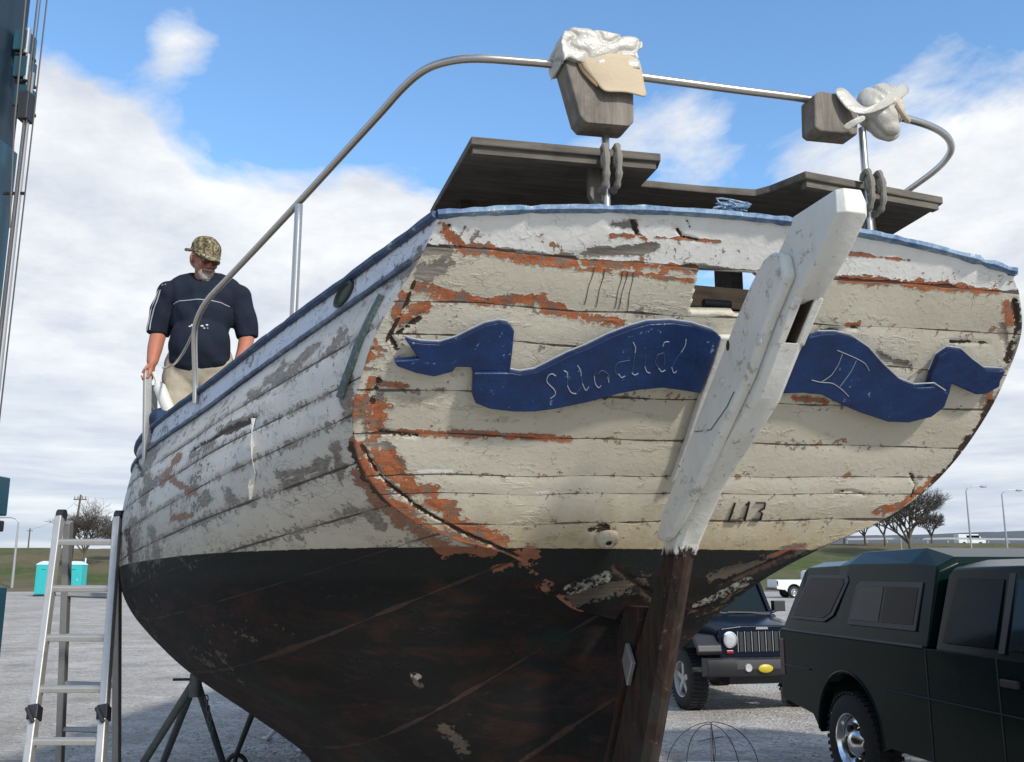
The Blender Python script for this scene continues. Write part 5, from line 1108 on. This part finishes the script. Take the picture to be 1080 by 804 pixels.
# --- dark pickup with bed cap (x forward, y left), rear axle at 0
tw=Vector(zp(908,838,0)); ang=R(-80); lf=Vector((-math.sin(ang),math.cos(ang),0)); cen=tw+lf*.92
def pickup(name,label,paint,cap=True,x_tail=-1.22):
    e=empty(name,(0,0,0),label=label,cat='pickup truck')
    zr=1.24
    def prof(y):    # side outline with wheel arches
        P=[(x_tail,.62),(x_tail-.01,.9),(x_tail,zr)]+[(1.15,zr+.0),(1.2,zr+.01),(3.05,zr+.0),(3.2,zr-.01),(4.55,1.12),(4.68,1.0),(4.70,.62)]
        a=[(3.55+.50*math.cos(t),.44+.52*math.sin(t)) for t in np.linspace(-.05,math.pi+.05,14)]; b=[(.50*math.cos(t),.44+.52*math.sin(t)) for t in np.linspace(-.05,math.pi+.05,14)]
        return [Vector((x,y,z)) for x,z in P+[(4.2,.50)]+a+[(2.9,.46),(.62,.46)]+b+[(-.62,.55)]]
    for s in (-1,1):
        m=MB(); P=prof(.985*s); m.prism(P,(0,-.10*s,0)); pn=m.build('side_panel',paint,e,bevel=.022,seg=3)
        # crease, arch lip
        each(MB().tube([(x_tail+.02,.990*s,.93),(-.62,.992*s,.93)],.007,6).tube([(.6,.992*s,.90),(3.0,.992*s,.90)],.007,6),'body_crease',paint,pn,smooth=True)
        for cx in (0,3.55): each(MB().tube([(cx+.515*math.cos(t),.985*s,.44+.535*math.sin(t)) for t in np.linspace(.0,math.pi,20)],.011,8),'arch_lip',paint,pn,smooth=True)
        d=MB(); 
        for x in (1.17,1.95,2.98): d.box((x,.987*s,.86),(.012,.006,.78))
        each(d,'panel_gap','mark_black',pn)
        MB().box((2.08,1.0*s,1.10),(.17,.03,.05)).build('door_handle','black_plastic',pn,bevel=.008)
        MB().box((x_tail+.05,.972*s,1.0),(.10,.04,.34)).build('tail_light','tail_red',pn,bevel=.01)
    core=MB(); core.loft([xsec(x_tail+.01,mir([(.88,.70),(.90,zr-.02)])),xsec(1.2,mir([(.88,.55),(.90,zr-.01)])),xsec(3.1,mir([(.88,.55),(.90,zr-.01)])),xsec(4.5,mir([(.86,.60),(.88,1.10)]))]); 
    # inner core is narrower at the arches so that the wheels show
    c2=MB(); c2.box((1.75,0,.78),(5.7,1.24,.5)); c2.build('chassis','mark_black',e)
    c3=MB(); c3.box((1.78,0,1.21),(5.9,1.80,.06)); c3.build('floor',paint,e)
    MB().box((x_tail+.03,0,.93),(.06,1.78,.60)).build('tailgate',paint,e,bevel=.02); MB().box((x_tail-.10,0,.62),(.16,1.86,.16)).build('rear_bumper','black_plastic',e,bevel=.03)
    hd=MB(); hd.loft([xsec(3.0,mir([(.93,1.20),(.86,1.32),(.3,1.36)])),xsec(4.2,mir([(.90,1.10),(.80,1.24),(.3,1.28)])),xsec(4.6,mir([(.86,1.0),(.74,1.10),(.3,1.13)]))]); hd.build('hood',paint,e,smooth=True,bevel=.02)
    MB().box((4.68,0,.85),(.06,1.3,.4)).build('grille','black_plastic',e,bevel=.02); MB().box((4.76,0,.60),(.16,1.9,.2)).build('front_bumper','chrome',e,bevel=.04)
    for y in(-.78,.78): MB().box((4.66,y,.90),(.08,.26,.22)).build('headlight','headlamp',e,bevel=.03)
    # cab greenhouse
    gh=MB(); 
    gh.loft([xsec(1.20,mir([(.93,zr-.01),(.76,1.79),(.5,1.845)])),xsec(1.30,mir([(.93,zr-.01),(.77,1.83),(.5,1.885)])),xsec(2.35,mir([(.93,zr-.01),(.77,1.84),(.5,1.895)])),xsec(2.55,mir([(.93,zr-.01),(.76,1.81),(.5,1.86)])),xsec(3.15,mir([(.93,zr-.01),(.92,1.26),(.6,1.27)]))]); cb=gh.build('cab',paint,e,bevel=.02,seg=3,smooth=True,angle=25)
    def sidequad(pts,s,name,m,par,off=.006,t=.012):
        def Y(z): return (.93-(z-zr)*(.17/.59))*s+off*s
        return MB().prism([Vector((x,Y(z),z)) for x,z in pts],(0,t*s,0)).build(name,m,par,bevel=.003)
    for s in(-1,1):
        w1=sidequad([(1.30,1.30),(1.86,1.30),(1.86,1.75),(1.36,1.75)],s,'side_window','car_glass',cb); 
        w2=sidequad([(2.00,1.30),(2.98,1.30),(2.62,1.74),(2.00,1.75)],s,'side_window','window_glass',cb)
        sidequad([(1.90,1.27),(1.96,1.27),(1.96,1.79),(1.90,1.79)],s,'door_seal','black_plastic',cb,.004,.010)
        for pts in ([(1.26,1.26),(1.32,1.29),(1.32,1.77),(1.26,1.79)],):
            pass
        MB().box((2.85,1.08*s,1.38),(.12,.24,.20)).build('mirror','black_plastic',e,bevel=.04)
    ws=[Vector((3.12,-.80,1.29)),Vector((3.12,.80,1.29)),Vector((2.60,.68,1.79)),Vector((2.60,-.68,1.79))]; MB().prism(ws,(.012,0,.012)).build('windshield','window_glass',e)
    if cap:
        z0=zr+.012
        cpm=MB(); half=lambda zt,zc,yt:mir([(.945,z0),(.93,z0+.06),(yt,zt),(yt-.16,zc)])
        cpm.loft([xsec(x_tail+.0,mir([(.945,z0),(.94,z0+.01),(.939,z0+.015),(.8,z0+.02)])),xsec(-.98,half(1.80,1.84,.80)),xsec(-.93,half(1.835,1.885,.785)),xsec(-.35,half(1.85,1.90,.785)),xsec(-.18,half(1.86,1.97,.79)),xsec(.75,half(1.86,1.985,.79)),xsec(1.10,half(1.84,1.91,.79)),xsec(1.13,half(1.80,1.86,.79))]); cc=cpm.build('bed_cap',paint,e,bevel=.012,seg=2)
        def cq(pts,s,name,m,par,off=.012,t=.010):
            def Y(z): return (.93-(z-z0-.06)*(.145/.53))*s+off*s
            return MB().prism([Vector((x,Y(z),z)) for x,z in pts],(0,t*s,0)).build(name,m,par,bevel=.004)
        for s in(-1,1):
            cq([(-1.08,1.36),(-.42,1.36),(-.28,1.42),(-.12,1.72),(-.16,1.77),(-.86,1.77)],s,'frame','black_plastic',cc,.004,.012); cq([(-1.03,1.39),(-.44,1.39),(-.33,1.44),(-.18,1.70),(-.21,1.74),(-.84,1.74)],s,'cap_window','car_glass',cc,.012,.008)
            cq([(-.02,1.36),(.98,1.36),(.98,1.72),(.08,1.72),(.02,1.68)],s,'frame','black_plastic',cc,.004,.012); cq([(.02,1.40),(.46,1.40),(.46,1.68),(.11,1.68),(.07,1.65)],s,'cap_window','window_glass',cc,.012,.008); cq([(.49,1.40),(.94,1.40),(.94,1.68),(.49,1.68)],s,'cap_window','car_glass',cc,.010,.008)
            MB().tube([(x_tail+.02,.965*s,z0+.0),(1.12,.965*s,z0+.0)],.016,8).build('cap_seal','black_plastic',cc,smooth=True)
    for x in (0,3.55):
        for y in (-.86,.86): wheel(e,(x,y,.40),.40,.26,1 if y>0 else -1,0,'chrome')
    return e
pk=pickup('pickup_truck','dark green pickup truck with a windowed bed cap parked at the right','green_truck'); pk.location=(cen.x,cen.y,0); pk.rotation_euler.z=ang
wp=pickup('pickup_truck','white pickup truck far across the lot, seen between the hull and the dark cap','white_car',cap=False); c=zp(832,627,0); wp.location=(c[0]-2.8,c[1]-10,0); wp.rotation_euler.z=R(4)
# tiny far vehicle on the road beyond
x,y,z=gb(1026,165); vv=MB(); vv.loft([[Vector((xx*k,-.9*k2,zz_)),] if 0 else Vector((0,0,0)) for xx in ()]) if 0 else None
fv=empty('van',(x,y,z),label='tiny white van on the far road beyond the guard rail',cat='van')
MB().loft([[Vector((xx,yy,zz_)) for xx,zz_ in ((-2.3,.4),(2.3,.4),(2.35,1.0),(1.7,1.3),(1.1,2.0),(-2.3,2.0))] for yy in (-.9,.9)]).build('body','white_car',fv,bevel=.06); MB().box((.2,-.91,1.55),(2.2,.02,.5)).build('window','car_glass',fv)
for xx in(-1.4,1.4): MB().lathe([(.001,-.12),(.36,-.12),(.36,.12),(.001,.12)],(xx,-.82,.36),'y',18).build('wheel','rubber',fv)
# ------------------------------------------------------------------ BOAT HOIST at the left edge
hy=6.2
def hp(u,v,dy=0.): return Vector(yp(u,v,hy+dy))
H0=hp(8,603); ho=empty('boat_hoist',(H0.x-.25,hy,0),label='tall teal steel leg of a travelling boat hoist at the left edge',cat='boat hoist'); L=ho.location.copy()
xr=hp(11,235,.25).x
pr=xr-L.x
def vbox(x0,x1,y0,y1,z0,z1,name,m,par=ho,bev=.008): return MB().box(((x0+x1)/2,(y0+y1)/2,(z0+z1)/2),(x1-x0,y1-y0,z1-z0)).build(name,m,par,bevel=bev)
ztop=hp(10,-60).z; zsp=hp(25,146).z
vbox(pr-.42,pr,-.25,.25,.55,zsp,'leg','teal_paint')
vbox(pr-.9,hp(23,90,.32).x-L.x,-.32,.32,zsp-.02,ztop+.8,'crossbeam','navy_dark_steel',bev=.015)
vbox(pr-.50,hp(5,650,.5).x-L.x,-.5,.5,1.0,hp(5,622,-.5).z,'lower_frame','teal_paint')
w_=wheel(ho,(pr-.35,0,.5),.5,.3,-1,0,'teal_paint')
zb0,zb1=hp(5,545).z,hp(5,505).z; bx=hp(10,520,-.05).x-L.x
br=vbox(bx-.2,bx,-.3,-.05,zb0,zb1,'bracket','teal_paint'); m2=MB(); [m2.tube([(bx-.0,-.31+.0,z),(bx+.012,-.31,z)],.012,8) for z in np.linspace(zb0+.02,zb1-.02,5)]; [m2.ell((bx,-.30,z),(.014,.014,.014),8,6) for z in np.linspace(zb0+.02,zb1-.02,5)]; each(m2,'bolt','black_plastic',br)
vbox(bx-.2,bx-.01,-.3,-.05,zb0-.10,zb0-.03,'clamp','black_plastic')
cyx=hp(31,130,-.3).x-L.x
MB().tube([(cyx-.02,-.3,hp(33,100).z),(cyx-.02,-.3,zb1+.02)],.018,10).build('guide_rod','pole_grey',ho,smooth=True)
for u,r_ in ((26,.006),(36,.005),(29,.004)): x_=hp(u,130,-.34).x-L.x; MB().tube([(x_,-.34,hp(u,-40).z),(x_-.02,-.34,zb1)],r_,6).build('cable','wire',ho,smooth=True)
MB().tube([(hp(24,0,-.4).x-L.x,-.4,ztop+.5),(hp(15,130,-.4).x-L.x,-.4,hp(15,130,-.4).z),(hp(10,240,-.4).x-L.x,-.4,hp(5,240,-.4).z)],.007,6).build('cable','wire',ho,smooth=True)
MB().tube([(cyx-.12,-.3,hp(20,222).z),(cyx+.02,-.3,hp(20,222).z)],.012,8).build('bracket_arm','black_plastic',ho)
for v0,v1 in ((39,60),(66,88),(96,118)):
    x0=hp(22,v0,.2).x-L.x; x1=hp(37,v0,.2).x-L.x; z0,z1=hp(30,v1,.2).z,hp(30,v0,.2).z
    b=vbox(x0,x1,.10,.24,z0,z1,'valve_box','teal_paint'); MB().tube([(x1-.01,.12,z0-.02),(x1-.01,.12,z1+.015)],.020,10).build('solenoid','pole_grey',b,smooth=True)
    vbox(x0+.01,x1+.01,.12,.24,z0-.03,z0-.002,'valve_mount','black_plastic')
# lamp-like dark fittings under the valve boxes
vbox(cyx-.06,cyx+.01,-.36,-.26,hp(30,150).z,hp(30,122).z,'hose_block','black_plastic')
